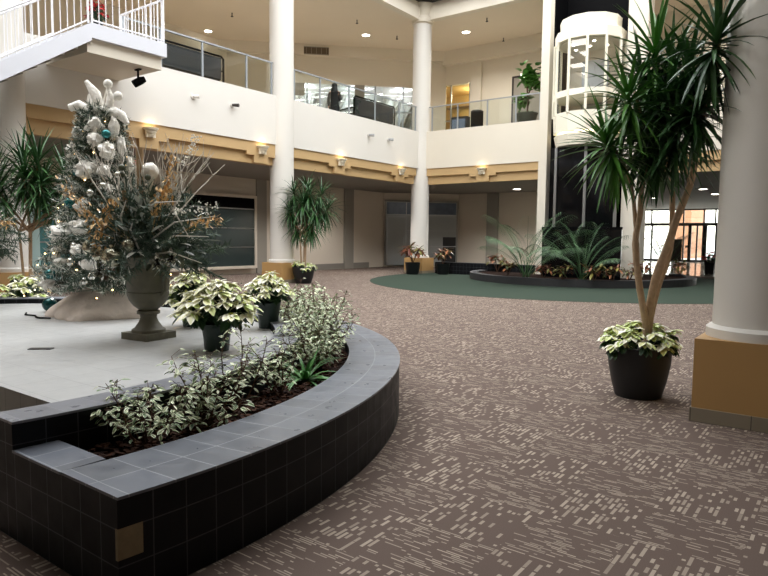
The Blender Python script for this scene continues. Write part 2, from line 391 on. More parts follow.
# mezzanine: soffit, slab, upper walls and ceilings
m = MB()
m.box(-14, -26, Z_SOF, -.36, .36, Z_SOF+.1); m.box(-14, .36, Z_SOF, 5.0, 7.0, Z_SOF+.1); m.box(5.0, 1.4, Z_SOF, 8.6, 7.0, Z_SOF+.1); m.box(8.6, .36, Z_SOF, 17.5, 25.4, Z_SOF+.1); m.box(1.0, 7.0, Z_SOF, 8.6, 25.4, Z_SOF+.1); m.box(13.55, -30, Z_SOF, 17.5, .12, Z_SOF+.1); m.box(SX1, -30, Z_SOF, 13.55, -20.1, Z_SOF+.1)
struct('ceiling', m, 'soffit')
m = MB()
m.box(-14, -30, 5.1, -.25, .25, Z_UP); m.box(-14, .25, 5.1, 5.0, 7.0, Z_UP); m.box(5.0, 1.4, 5.1, 8.6, 7.0, Z_UP); m.box(8.6, .25, 5.1, 17.5, 7, Z_UP); m.box(13.55, -30, 5.1, 17.5, .25, Z_UP); m.box(SX1, -30, 5.1, 13.55, -20.1, Z_UP)
struct('floor_upper', m, 'upfloor')
struct('wall_upper_west', bx(-8.9, -30, Z_UP, -8.6, -2.6, Z_UC), 'cream')
# diagonal upper wall: glazed below z 8.25 between two points, solid above
da, db = Vector((-8.6, -2.6)), Vector((-1.6, 4.4)); dd = (db-da).normalized(); dn = Vector((dd.y, -dd.x))
def dpt(t, off=0.0): return da+dd*t+dn*off
Ldiag = (db-da).length
m = MB()
def dbox(mb, t0, t1, z0, z1, o0, o1):
    a, b, c, d = dpt(t0, o0), dpt(t1, o0), dpt(t1, o1), dpt(t0, o1)
    lo = [(p.x, p.y, z0) for p in (a, b, c, d)]; hi = [(p.x, p.y, z1) for p in (a, b, c, d)]
    mb.poly(lo[::-1]); mb.poly(hi)
    for i in range(4):
        j = (i+1) % 4; mb.poly([lo[i], lo[j], hi[j], hi[i]], [(0, z0), (1, z0), (1, z1), (0, z1)])
dbox(m, 0, Ldiag, 8.3, Z_UC, -.2, 0); dbox(m, 0, 2.3, Z_UP, 8.3, -.2, 0); dbox(m, 8.95, Ldiag, Z_UP, 8.3, -.2, 0); dbox(m, -1, Ldiag, 9.45, Z_UC, 0, .35)
struct('wall_upper_corner', m, 'cream')
m = MB(); wa, wb = on_y(443.5, 100, 4.4)[0], on_y(470, 100, 4.4)[0]; m.box(-1.9, 4.4, Z_UP, wa, 4.65, 8.45); m.box(wb, 4.4, Z_UP, 5.2, 4.65, 8.45); m.box(-1.6, 4.4, 8.45, 5.2, 4.65, Z_UC); m.box(-1.6, 4.05, 9.3, 5.2, 4.4, Z_UC); m.box(on_y(470.5, 70, 4.25)[0], 4.25, Z_UP, on_y(481, 70, 4.25)[0], 4.4, 9.3); m.box(5.2, 4.4, Z_UP, 17.5, 4.65, Z_UC)
struct('wall_upper_north', m, 'cream')
m = MB(); m.box(-14, -30, Z_UC, -.1, .1, Z_UC+.12); m.box(-14, .1, Z_UC, 5.1, 6, Z_UC+.12); m.box(5.1, 1.4, Z_UC, 8.4, 6, Z_UC+.12); m.box(8.4, .1, Z_UC, 17.5, 6, Z_UC+.12); m.box(13.55, -30, Z_UC, 17.5, .1, Z_UC+.12)
m.box(SX1, -30, Z_UC, 13.55, -21.5, Z_UC+.12)
struct('ceiling_upper', m, 'ceil')
# white parapets (mezzanine edge) and the cream beams under the roof
struct('wall_parapet_west', bx(-.25, -30, Z_F0, 0, 0, Z_F1), 'white')
struct('wall_parapet_north', bx(-.25, 0, Z_F0, 5.0, .25, Z_F1), 'cream')
struct('wall_parapet_passage', bx(8.5, 0, Z_F0, 17.5, .25, Z_F1), 'cream')
struct('wall_parapet_east', bx(13.55, -30, Z_F0-.5, 13.8, 0, Z_F1), 'white')
struct('wall_parapet_south', bx(SX1, -20.35, Z_F0-.5, 13.55, -20.1, Z_F1), 'white')
m = MB(); m.box(-.3, -30, Z_UC-.03, .0, 0, Z_ROOF); m.box(-.3, 0, Z_UC-.03, 5.0, .3, Z_ROOF); m.box(8.4, 0, Z_UC-.03, 17.5, .3, Z_ROOF); m.box(13.55, -30, Z_UC, 13.85, 0, Z_ROOF)
struct('beam', m, 'cream')
# roof: opaque around the skylight, dark steel frame in it
m = MB(); m.box(-14, -30.3, Z_ROOF+.5, OX0, 7, Z_ROOF+.7); m.box(OX0, 1.3, Z_ROOF+.5, 17.8, 7, Z_ROOF+.7); m.box(OX1, -30.3, Z_ROOF+.5, 17.8, 1.3, Z_ROOF+.7); m.box(SX1, -30.3, Z_ROOF+.5, OX1, OY0, Z_ROOF+.7); m.box(OX0, -30.3, Z_ROOF+.5, SX1, SY0, Z_ROOF+.7)
m.box(OX0, OY1, Z_ROOF+.5, 5.0, 1.3, Z_ROOF+.7); m.box(8.4, OY1, Z_ROOF+.5, OX1, 1.3, Z_ROOF+.7)
struct('roof', m, 'ceil')
m = MB(); m.box(SX1+.3, -30.3, Z_ROOF-.1, 13.55, OY0-.3, Z_ROOF); m.box(0, -30.3, Z_ROOF-.1, SX1+.3, SY0-.3, Z_ROOF); struct('ceiling_roof', m, 'ceil')
m = MB(); zf = Z_ROOF
m.box(-.3, SY0-.3, zf, OX0, .3, zf+.5); m.box(SX1, SY0, zf, SX1+.3, OY0, zf+.5); m.box(OX0, SY0-.3, zf, SX1+.3, SY0, zf+.5); m.box(OX0, OY1, zf, 5.0, .3, zf+.5); m.box(8.4, OY1, zf, OX1+.5, .3, zf+.5); m.box(OX1, OY0-.3, zf, OX1+.5, OY1, zf+.5); m.box(SX1, OY0-.3, zf, OX1, OY0, zf+.5)
for k in range(1, 7): x = OX0+k*(OX1-OX0)/7; m.box(x-.06, OY0 if x > SX1 else SY0, zf+.1, x+.06, OY1, zf+.4)
for k in range(1, 9): y = OY0+k*(OY1-OY0)/9; m.box(OX0, y-.06, zf+.12, OX1, y+.06, zf+.38)
struct('roof_frame', m, 'skyframe')
# tan beams under the parapets, two tiers with stepped brackets at each lamp
def tan_beam(name, axis, t0, t1, marks, face):
    """axis 'y': runs along Y at x=face; 'x': runs along X at y=face (front towards the atrium)"""
    up, lo, br = MB(), MB(), MB()
    def put(mb, a, b, z0, z1, out):
        if axis == 'y': mb.box(face-.34, a, z0, face-out, b, z1)
        else: mb.box(a, face+out, z0, b, face+.34, z1)
    put(up, t0, t1, Z_B, Z_F0, .04); put(lo, t0, t1, Z_SOF-.02, Z_B, .15)
    o = struct(name, up, 'tan'); struct('lower_tier', lo, 'tan', o)
    for c in marks:
        b = MB(); put(b, c-.55, c+.55, Z_B-.1, Z_B+.02, .035); put(b, c-.27, c+.27, Z_SOF-.01, Z_B-.1, .035); struct('bracket', b, 'tan', o)
    return o
SC_W = [-12.14, -8.46, -4.92, -1.4]
tan_beam('beam_west', 'y', -15.05, -7.8, SC_W[:2], 0.0); tan_beam('beam_west_far', 'y', -7.3, -.3, SC_W[2:], 0.0)
tan_beam('beam_north', 'x', -.02, 5.0, [2.71], 0.0); tan_beam('beam_passage', 'x', 8.5, 17, [12.6], 0.0)

# ------------------------------------------------------------------ columns
def column(name, x, y, label, r=.362, box=.43, h=Z_ROOF, bh=.62, cap=True):
    t = thing(name, (x, y, 0), label, 'column', 'round columns on square bases'); t['kind'] = 'thing'
    s = MB(); s.lathe([(r, bh+.09), (r, h-.7)] if cap else [(r, bh+.09), (r, h)], 40); s.build('shaft', 'white', t)
    g = MB(); g.lathe([(r+.045, bh), (r+.045, bh+.07), (r+.02, bh+.09), (r-.01, bh+.1)], 40); g.build('base_ring', 'white', t)
    b = MB(); b.box(-box, -box, .11, box, box, bh); b.build('base_block', 'tanbox', t)
    b = MB(); b.box(-box-.012, -box-.012, 0, box+.012, box+.012, .11); b.build('skirting', 'stone', t)
    if cap:
        c = MB(); c.lathe([(r+.01, h-.74), (r+.07, h-.7), (r+.08, h-.52), (r+.03, h-.46), (r+.04, h-.4), (r+.1, h-.22), (r+.2, h-.06), (r+.2, h-.02)], 40); c.build('capital', 'cream', t)
    return t
column('column', -.12, -15.4, 'cream column beside the stair, behind the slender palm')
column('column', -.12, -7.55, 'white round column between two glass railings, palm pot at its foot')
column('column', -.12, .12, 'white round column in the far corner, red-leaved pots at its foot')
ncorner = on_z(688.5, 420.5)
column('column', ncorner[0]+.43, ncorner[1]+.43, 'huge shaded column on ochre base beside the tall palm', r=.362, box=.418, bh=.657, h=10.4)

# ------------------------------------------------------------------ glass railings
def glass_rail(axis, ends, posts, face, label):
    t0, t1 = ends
    loc = (face, t0, Z_F1) if axis == 'y' else (t0, face, Z_F1)
    t = thing('glass_railing', loc, label, 'railing', 'glass railings along the mezzanine')
    def P(mb, a, b, z0, z1, d0, d1):
        a -= t0; b -= t0
        if axis == 'y': mb.box(-d1, a, z0, -d0, b, z1)
        else: mb.box(a, d0, z0, b, d1, z1)
    r = MB(); P(r, t0, t1, .93, .965, .06, .12); r.build('handrail', 'railg', t)
    for c in posts:
        p = MB(); P(p, c-.022, c+.022, 0, .93, .07, .11); p.build('post', 'railg', t)
    ps = sorted(posts)
    for a, b in zip(ps[:-1], ps[1:]):
        g = MB(); P(g, a+.03, b-.03, .02, .92, .085, .095); g.build('pane', 'glass', t)
    return t
glass_rail('y', (-12.8, -7.95), [-12.75, -11.74, -10.48, -8.96, -8.0], 0, 'glass railing beside the stair landing, before the first white column')
glass_rail('y', (-7.2, -.3), [-7.05, -5.87, -4.41, -2.95, -1.45, -.34], 0, 'glass railing between the two white columns, person standing behind it')
glass_rail('x', (.28, 4.98), [.42, 1.57, 2.83, 3.98, 4.9], 0, 'glass railing between far corner column and elevator, fiddle-leaf plant behind')
glass_rail('x', (8.55, 13.0), [8.6, 10.3, 11.6, 12.95], 0, 'glass railing above the entrance passage, behind the tall palm')

# ------------------------------------------------------------------ wall sconces
def sconce():
    t = thing('wall_sconce', (0, 0, 0), '', 'wall lamp', 'wall lamps on the tan beams')
    b = MB(); b.box(-.0, -.13, -.02, .05, .13, .2); b.build('back_plate', 'sconce', t)
    for k, (r0, r1, z0) in enumerate(((.05, .09, -.02), (.1, .14, .06), (.15, .19, .14))):
        q = MB(); q.lathe([(r0, z0), (r1, z0+.05), (r1, z0+.065)], 20, (.03, 0, 0)); q.build('bowl', 'sconce', t)
    l = MB(); l.lathe([(.001, .208), (.12, .208), (.12, .214), (.001, .214)], 16, (.05, 0, 0)); l.build('bulb', 'sconce_lamp', t)
    return t
s0 = sconce(); first = True
for (x, y, rz, lb) in [(.0, SC_W[0], 0, 'cream bowl wall lamp on the beam above the frosted Christmas tree'), (.0, SC_W[1], 0, 'lit cream wall lamp just before the first white column'),
                       (.0, SC_W[2], 0, 'cream wall lamp above the palm standing by the white column'), (.0, SC_W[3], 0, 'cream wall lamp nearest the far corner column, on the long side'),
                       (2.71, 0, -PI/2, 'cream wall lamp centred on the far beam beside the elevator')]:
    if first: s0.location = (x, y, 3.83); s0['label'] = lb; first = False
    else: copy_thing(s0, (x, y, 3.83), lb, rz)
    lp = bpy.data.lights.new('sconce_light', 'POINT'); lp.energy = 1.3; lp.color = (1, .78, .48); lp.shadow_soft_size = .06
    lo = bpy.data.objects.new('sconce_light', lp); COL.objects.link(lo); lo.location = (x+(.14 if rz == 0 else 0), y-(.14 if rz else 0), 4.1)

# ------------------------------------------------------------------ recessed ceiling lights and grille, small fixtures
def downlight():
    t = thing('ceiling_light', (0, 0, 0), '', 'ceiling light')
    r = MB(); r.lathe([(.15, -.012), (.2, -.012), (.21, 0), (.15, 0)], 24); r_ = r.build('trim_ring', 'white', t)
    l = MB(); l.lathe([(.001, -.02), (.13, -.017), (.155, -.013), (.155, -.012)], 20); l.build('lens', 'lamp', r_)
    return t
d0 = downlight(); first = True
for (px, py, z, lb, g) in [(208, 31, Z_UC, 'recessed light in the upper ceiling before the first white column', None), (366, 35, Z_UC, 'recessed light in the upper ceiling between the columns, above the dark seat', None),
                       (466, 32, Z_UC, 'recessed light in the upper ceiling between corner column and elevator', None), (517, 189, Z_SOF, 'glowing recessed light under the far beam beside the elevator', None),
                       (703, 189, Z_SOF, 'largest recessed light in the entrance passage ceiling', 'passage lights'), (715, 194, Z_SOF, 'recessed passage light close beside the large ochre-based column', 'passage lights'),
                       (683, 204, Z_SOF, 'recessed passage light just above the door glazing', 'passage lights'), (654, 198, Z_SOF, 'recessed passage light between the two palm stems', 'passage lights')]:
    p = on_z(px, py, z)
    if first: d0.location = (p[0], p[1], z); d0['label'] = lb; first = False; o = d0
    else: o = copy_thing(d0, (p[0], p[1], z), lb)
    o['group'] = g or 'recessed lights'
m = MB(); 
va = dpt(3.4, .36); vb = dpt(4.4, .36)
t = thing('air_vent', ((va.x+vb.x)/2, (va.y+vb.y)/2, 9.62), 'dark bronze air grille high on the upper wall', 'vent', rz=PI/4)
m.box(-.55, -.02, -.17, .55, .0, .17); m.build('grille', 'vent', t)
m = MB()
for k in range(5): x = -.44+k*.22; m.box(x-.008, -.035, -.15, x+.008, -.02, .15)
m.box(-.55, -.035, .14, .55, -.02, .17); m.box(-.55, -.035, -.17, .55, -.02, -.14); m.build('frame', 'wallg', t)
for px, py, lb in [(232, 13, 'small dark ceiling sprinkler nearest the stair landing'), (357, 20, 'small dark ceiling sprinkler beside the far corner column'), (397, 36, 'small ceiling sprinkler behind the far corner column'), (487, 18, 'small dark ceiling sprinkler before the elevator tower'), (503.5, 38, 'small ceiling sprinkler above the fiddle-leaf plant')]:
    p = on_z(px, py, Z_UC); m = MB(); m.lathe([(.03, -.01), (.03, 0)], 10); m.tube([(0, 0, -.12), (0, 0, -.01)], .018, 6); m.lathe([(.05, -.14), (.05, -.12)], 10)
    o = m.build('ceiling_sprinkler', 'bronze'); o.location = (p[0], p[1], Z_UC); tag(o, lb, 'sprinkler', 'ceiling sprinklers')
for y, lb, c in [(-10.86, 'small white spot fixture on the parapet nearest the stair landing', 'white'), (-9.57, 'small dark spot fixture on the parapet before the first column', 'bronze'), (-3.43, 'small spot fixture on the parapet below the dark seat', 'metal'), (-2.26, 'small spot fixture on the parapet nearest the far corner column', 'metal')]:
    t = thing('spot_fixture', (0, y, 5.03), lb, 'spotlight', 'small fixtures on the white parapet')
    b = MB(); b.lathe([(.07, 0), (.07, .03)], 14); o = b.build('mount_plate', 'white', t); o.rotation_euler[1] = PI/2
    b = MB(); b.tube([(.02, 0, 0), (.1, .03, -.01), (.2, .07, -.02)], [.03, .045, .05], 10); b.build('lamp_head', c, t)

# ------------------------------------------------------------------ stair with landing
st = thing('staircase', (0, -14.56, 0), 'white stair landing with baluster railing and pale stringer, above the Christmas tree', 'staircase')
A0, A1, AX = 0.0, 1.65, 1.78     # local y extents of landing, front x
m = MB(); m.box(.0, -.05, 5.02, 1.68, 1.63, 5.30); m.build('landing_beam', 'cream', st)
m = MB(); m.box(.0, 0, 5.29, AX, A1+.05, 5.58); m.build('landing_slab', 'stringer', st)
SL = .66; NL = 6.6
m = MB()
def slope_band(mb, x0, x1, y0, y1, zt0, th):
    """sloped plank going down towards -y"""
    z = lambda y: zt0+(y-y0)*SL
    P = [(x0, y0, z(y0)-th), (x1, y0, z(y0)-th), (x1, y0, z(y0)), (x0, y0, z(y0)), (x0, y1, z(y1)-th), (x1, y1, z(y1)-th), (x1, y1, z(y1)), (x0, y1, z(y1))]
    for f in ((0, 3, 2, 1), (4, 5, 6, 7), (0, 1, 5, 4), (3, 7, 6, 2), (1, 2, 6, 5), (0, 4, 7, 3)): mb.poly([P[i] for i in f])
slope_band(m, AX-.06, AX, 0, -NL, 5.58, .34); m.build('outer_stringer', 'stringer', st)
m = MB(); slope_band(m, .3, .36, 0, -NL, 5.58, .34); m.build('inner_stringer', 'stringer', st)
m = MB()
for k in range(24):
    y = -k*.26; z = 5.5-(k+1)*.1716; m.box(.36, y-.27, z-.14, AX-.06, y, z)
m.build('treads', 'wallg', st)
def balustrade(pts, nm, top=.92):
    """row of balusters along straight segment pts[0] -> pts[1] with bottom and top rails"""
    a, b = Vector(pts[0]), Vector(pts[1]); n = max(2, int((Vector((a.x, a.y))-Vector((b.x, b.y))).length/.135))
    r = MB(); r.tube([a+Vector((0, 0, top)), b+Vector((0, 0, top))], .024, 8); r.build('handrail', 'railw', st)
    r = MB(); r.tube([a+Vector((0, 0, .06)), b+Vector((0, 0, .06))], .016, 6); r.build('bottom_rail', 'railw', st)
    for i in range(n+1):
        p = a.lerp(b, i/n); q = MB(); rr = .024 if i in (0, n) else .0105
        q.tube([p, p+Vector((0, 0, top))], rr, 6); q.build('baluster', 'railw', st)
fx = AX-.04
balustrade([(fx, .03, 5.58), (fx, A1, 5.58)], 'a')
balustrade([(fx-.05, A1, 5.58), (.1, A1, 5.58)], 'b')
balustrade([(fx, -.05, 5.56), (fx, -3.2, 5.56-3.15*SL)], 'c', .84)
balustrade([(.33, -.05, 5.56), (.33, -3.2, 5.56-3.15*SL)], 'd', .84)
# black track spotlight under the landing
p = on_z(138, 69, 5.02)
t = thing('track_spotlight', (p[0], p[1], 5.02), 'black cylindrical spotlight hanging under the stair landing', 'spotlight')
m = MB(); m.box(-.09, -.03, -.03, .09, .03, 0); m.build('mount_plate', 'black', t)
m = MB(); m.tube([(0, 0, -.02), (0, 0, -.2)], .022, 8); m.build('stem', 'black', t)
m = MB(); m.tube([(.04, .14, -.19), (.0, .07, -.23), (-.04, -.06, -.32), (-.05, -.08, -.335)], [.06, .085, .085, .08], 16); m.build('lamp_head', 'black', t)

# ------------------------------------------------------------------ elevator
EX, EY = on_y(587.5, 120, -.05)[0], -.05
pl = on_y(548, 120, -.12)[0]; pr = on_y(622, 120, -.12)[0]
struct('wall_tower_pillar', bx(pl-.3, -.14, 0, pl, .4, 12.0), 'cream')
struct('wall_tower_pillar_far', bx(pr+.1, -.2, 0, pr+.72, .4, 12.0), 'cream')
m = MB(); m.box(pl, 1.25, 0, pr+.05, 1.35, 12); m.box(pl-.02, .2, 0, pl+.05, 1.3, 12); m.box(pr, .2, 0, pr+.05, 1.3, 12)
struct('wall_elevator_shaft', m, 'black')
t = thing('elevator_cab', (EX, EY, 4.5), 'ivory glazed panoramic elevator cab hanging before the black shaft', 'elevator')
n = 12; a0 = -PI/2-PI/12
R0 = 1.13
def poly_ring(mb, r0, r1, z0, z1): mb.lathe([(r0, z0), (r1, z1)], n, (0, 0, 0), 0, False, a0)
m = MB(); poly_ring(m, .96, .98, 3.72, 4.1); m.build('roof_cap', 'cab', t)
m = MB(); poly_ring(m, R0, R0, 3.35, 3.66); m.lathe([(R0, 3.66), (.97, 3.74)], n, (0, 0, 0), 0, False, a0); m.build('upper_band', 'cab', t)
m = MB(); poly_ring(m, R0, R0, 1.55, 1.75); m.build('middle_rail', 'cab', t)
m = MB(); poly_ring(m, R0-.03, R0+.0, .45, 1.05); m.build('lower_skirt', 'cab', t)
m = MB(); poly_ring(m, .98, .98, .36, .45); m.build('light_gap', plain('cab_glow', (1, .9, .65, 1), .5, emit=2.2), t)
m = MB(); poly_ring(m, 1.0, 1.08, .0, .36); m.build('under_base', 'cab', t)
for k in range(n):
    a = a0+2*PI*k/n; c, s_ = math.cos(a), math.sin(a)
    if s_ > .3: continue
    m = MB(); m.tube([(c*R0, s_*R0, 1.0), (c*R0, s_*R0, 3.4)], .045, 4); m.build('mullion', 'cab', t)
for z0, z1 in ((1.05, 1.55), (1.75, 3.35)):
    for k in range(n):
        a, b = a0+2*PI*k/n, a0+2*PI*(k+1)/n
        if math.sin((a+b)/2) > .3: continue
        m = MB(); r = R0-.02; m.poly([(r*math.cos(a), r*math.sin(a), z0), (r*math.cos(b), r*math.sin(b), z0), (r*math.cos(b), r*math.sin(b), z1), (r*math.cos(a), r*math.sin(a), z1)]); m.build('pane', 'cabglass', t)
m = MB(); m.box(-1.0, .62, 1.0, 1.0, .7, 3.35); m.build('rear_panel', 'wallp', t)
m = MB(); m.box(-.45, .58, 1.0, .45, .62, 3.0); m.box(-.42, .56, 1.0, -.02, .58, 2.95); m.box(.02, .56, 1.0, .42, .58, 2.95); m.build('cab_door', 'metal', t)
m = MB(); m.lathe([(.001, 1.0), (.98, 1.0), (.98, 1.02), (.001, 1.02)], n, (0, 0, 0), 0, False, a0); m.build('cab_floor', 'wallg', t)
m = MB(); m.lathe([(.001, 3.32), (.98, 3.32), (.98, 3.36), (.001, 3.36)], n, (0, 0, 0), 0, False, a0); m.build('cab_ceiling', 'cream', t)
for x, y in ((-.4, -.4), (.3, -.5), (0, 0), (-.55, .2), (.5, .2)):
    m = MB(); m.lathe([(.001, 3.3), (.05, 3.3), (.05, 3.32), (.001, 3.32)], 10, (x, y, 0)); m.build('cab_lamp', 'lamp', t)
# black glass screen with mullions below the cab, black parapet in front
ys = -.45
t = thing('elevator_screen', (EX, ys, 0), 'tall black glass screen with steel mullions below the elevator cab', 'glass screen')
m = MB(); m.box(on_y(550, 190, ys)[0]-EX, 0, 0, pr-EX-.03, .04, 4.5); m.build('black_panel', 'blackglass', t)
for px in (555.5, 585, 616):
    x = on_y(px, 190, ys)[0]-EX; m = MB(); m.box(x-.045, -.06, 0, x+.045, -.002, 4.5); m.build('mullion', 'metal', t)
ys = -1.35
x0 = on_y(542, 240, ys)[0]; x1 = on_y(622, 240, ys)[0]
t = thing('elevator_enclosure', ((x0+x1)/2, ys, 0), 'low black glass enclosure wall at the elevator foot, palms before it', 'enclosure')
w = (x1-x0)/2
for k in range(3):
    a = -w+k*2*w/3; m = MB(); m.box(a+.01, -.02, .02, a+2*w/3-.01, .02, 1.74); m.build('glass_panel', 'blackglass', t)
m = MB(); m.box(-w, -.04, 1.74, w, .04, 1.82); m.build('top_rail', 'black', t)

# ------------------------------------------------------------------ shop fronts and doors
def shopfront(name, org, rz, w, z0, z1, hs, vs, fm, gm, label, bands=(), fr=.06):
    """frame + panes; local x along the wall, -y towards the viewer"""
    t = thing(name, (org[0], org[1], 0), label, 'shop window', rz=rz)
    f = MB(); f.box(0, -.09, z0, w, .0, z0+fr); f.box(0, -.09, z1-fr, w, 0, z1); f.box(0, -.09, z0+fr, fr, 0, z1-fr); f.box(w-fr, -.09, z0+fr, w, 0, z1-fr); f.build('frame', fm, t)
    g = MB(); g.box(fr, -.04, z0+fr, w-fr, -.02, z1-fr); g.build('glass', gm, t)
    for z in hs: q = MB(); q.box(fr, -.06, z-.018, w-fr, -.04, z+.018); q.build('transom', 'metal', t)
    for x in vs: q = MB(); q.box(x-.02, -.065, z0+fr, x+.02, -.04, z1-fr); q.build('mullion', 'metal', t)
    for (a, b, c, d, mt, nm) in bands: q = MB(); q.box(a, -.05, c, b, -.041, d); q.build(nm, mt, t)
    return t
xw = WX+.1
y1_ = on_x(255.5, 230, xw)[1]; zz = [float(on_x(253, y, xw)[2]) for y in (196, 209.5, 228.5, 247, 268)]
shopfront('shop_window', (xw, y1_-4.6), PI/2, 4.6, max(.02, zz[4]), zz[0], zz[1:4], [1.5], 'wallp', 'darkglass', 'wide dark shop window with pale crossbars behind the tall flower urn', [(.1, 4.5, zz[1]+.03, zz[0]-.1, 'black', 'top_band')], .1)
y0_ = on_x(27, 240, xw)[1]; zb = [float(on_x(50, y, xw)[2]) for y in (195, 211, 226, 242, 258)]
shopfront('shop_window', (xw, y0_), PI/2, 2.9, .1, zb[0], zb[1:], [.75, 1.25, 1.8, 2.3], 'palebluepaint', 'teal', 'teal glazed shop window with pale blue frame behind the slender palm', [], .3)
dg = Vector((1, 1)).normalized(); wn = Vector((dg.y, -dg.x))
WD = (DGE-dge0).length; o = dge0+dg*.06+wn*.06
zt = [float(at_d(440, y, np.dot(np.array(DGE)-CAM[:2], _hd))[2]) for y in (201.5, 215.5, 231, 246.5)]
shopfront('shop_window', (o.x, o.y), PI/4, WD-.12, .06, zt[0], zt[1:], [1.05], 'wallg', 'frosted', 'grey frosted shop window behind the far corner column', [(.1, WD-.22, zt[1]+.03, zt[0]-.09, 'bluegrey', 'top_band'), (WD-.85, WD-.2, .1, zt[2]-.3, 'mesh', 'dark_panel')])  # blue-grey top band paints the bluish reflection in the glass
t = thing('glass_door', (o.x+wn.x*.06, o.y+wn.y*.06, 0), 'narrow steel-framed glass door at the edge of the frosted shop window', 'door', rz=PI/4)
m = MB(); m.box(.08, -.1, .08, .14, -.05, 2.45); m.box(1.0, -.1, .08, 1.06, -.05, 2.45); m.box(.14, -.1, 2.39, 1.0, -.05, 2.45); m.build('frame', 'metal', t); m = MB(); m.box(.9, -.14, 1.05, .93, -.1, 1.45); m.build('handle', 'metal', t); m = MB(); m.box(.14, -.09, .09, 1.0, -.075, 2.39); m.build('pane', 'frosted', t)
# entrance glazing at the end of the passage
t = thing('window_1', (1.0, 25.35, 0), None, None); t['kind'] = 'structure'
g = MB(); g.box(.0, .03, .0, 12.6, .05, Z_SOF); g.build('glass', 'cabglass', t)
yy = 25.35
f = MB()
f.box(0, 0, Z_SOF-.1, 12.6, .08, Z_SOF); f.box(0, 0, 2.42, 12.6, .1, 2.62); f.box(0, 0, 0, 12.6, .1, .14)
for px, wd in ((640, .05), (652, .05), (674, .08), (690, .1), (704.8, .14), (717, .1), (735, .1), (760, .08)):
    x = on_y(px, 230, yy)[0]-1.0; f.box(x-wd, -.02, .0, x+wd, .1, 2.5)
for px in (652, 674, 684, 704.5, 716, 740): x = on_y(px, 210, yy)[0]-1.0; f.box(x-.045, -.01, 2.5, x+.045, .09, Z_SOF)
for px in (683.5, 697): x = on_y(px, 235, yy)[0]-1.0; f.box(x-.05, .0, .1, x+.05, .1, 2.45)
f.build('frame', 'bronze', t)
m = MB()
for px in (681, 687.5): x = on_y(px, 240, yy)[0]-1.0; m.box(x-.12, -.08, .95, x+.12, -.03, 1.1)
m.build('push_bar', 'bronze', t)
struct('ground', bx(-30, 25.45, -.1, 60, 80, -.02), 'pave')
m = MB(); x0 = on_y(676, 220, 34)[0]; x1 = on_y(691, 220, 34)[0]; m.box(x0, 34, 0, x1, 40, 9)
o = m.build('building', 'brick'); tag(o, 'orange brick building seen outside through the entrance doors', 'building')
# directory stand in the passage
p = on_z(675, 266, 0)
t = thing('directory_stand', (p[0], p[1], 0), 'dark rectangular directory board standing before the entrance doors', 'sign', rz=.6)
m = MB(); m.box(-.3, -.05, .35, .3, .05, 1.5); m.build('board', 'bronze', t); m = MB(); m.box(-.25, -.2, 0, .25, .2, .04); m.box(-.04, -.04, .04, .04, .04, .35); m.build('stand', 'bronze', t)

# upper storefront on the diagonal wall and the lit shop at its end
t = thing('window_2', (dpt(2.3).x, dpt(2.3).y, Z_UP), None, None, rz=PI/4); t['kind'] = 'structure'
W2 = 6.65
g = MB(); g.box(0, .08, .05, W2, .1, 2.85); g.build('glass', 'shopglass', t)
f = MB()
for x in (0, 1.2, 2.4, 4.3, 5.6, 6.3, W2): f.box(x-.03, .03, 0, x+.03, .12, 2.85)
f.box(0, .03, 1.7, W2, .12, 1.76); f.box(0, .03, 0, W2, .12, .08); f.build('frame', 'railg', t)
m = MB(); m.box(3.35, -.05, 0, 3.8, .1, 2.85); m.box(0, .02, 2.3, 1.1, .07, 2.85); m.build('dark_panel', 'wallg', t)
m = MB(); m.box(-.5, 1.8, 0, W2+.5, 2.0, 2.85); m.box(-.5, .2, 2.9, W2+.5, 2.0, 3.0); struct('reflection_backing', m, 'white', t)  # white backing added to stand in for sky reflected in the glass
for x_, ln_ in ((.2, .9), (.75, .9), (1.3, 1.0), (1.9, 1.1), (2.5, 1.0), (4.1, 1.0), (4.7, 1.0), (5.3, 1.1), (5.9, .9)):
    m = MB(); m.tube([(x_, 1.6, .1), (x_+ln_, 1.5, 2.7)], .13, 4); m.build('reflection_bar', 'wallg', t)  # grey bars added as the dark diagonals of that reflection
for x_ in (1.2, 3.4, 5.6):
    q2 = Vector((dpt(2.3).x, dpt(2.3).y, Z_UP+2.6))+Vector((dd.x*x_+(-dn.x)*.9, dd.y*x_+(-dn.y)*.9, 0)); l_ = bpy.data.lights.new('backing_fill_light', 'POINT'); l_.energy = 60; l_.color = (.95, .98, 1); l_.shadow_soft_size = .15; o_ = bpy.data.objects.new('backing_fill_light', l_); COL.objects.link(o_); o_.location = q2  # added lamps that brighten the white backing behind the glass
t = thing('window_3', (wa, 4.4, Z_UP), None, None); t['kind'] = 'structure'
g = MB(); ww = wb-wa; g.box(0, .02, 0, ww, .04, 3.0); g.build('glass', 'glass', t)
f = MB()
for x in (0.02, ww*.28, ww-.02): f.box(x-.025, 0, 0, x+.025, .08, 3.0)
f.box(0, 0, 2.1, ww*.28, .08, 2.15); f.box(0, 0, 1.35, ww*.28, .08, 1.4); f.build('frame', 'railg', t)
m = MB(); m.box(-1.2, 2.2, -.1, 2.5, 2.3, 3.1); m.box(-1.3, .3, -.1, -1.2, 2.3, 3.1); m.box(2.5, .3, -.1, 2.6, 2.3, 3.1); m.box(-1.3, .28, 3.0, 2.6, 2.3, 3.1); m.build('shop_room', 'shopwall', t)
m = MB()
for z in (.6, 1.2, 1.8, 2.4): m.box(-1.0, 1.9, z, 2.3, 2.2, z+.04)
m.build('shelving', 'birch', t)
al = bpy.data.lights.new('shop_light', 'POINT'); al.energy = 70; al.color = (1, .85, .55); al.shadow_soft_size = .2
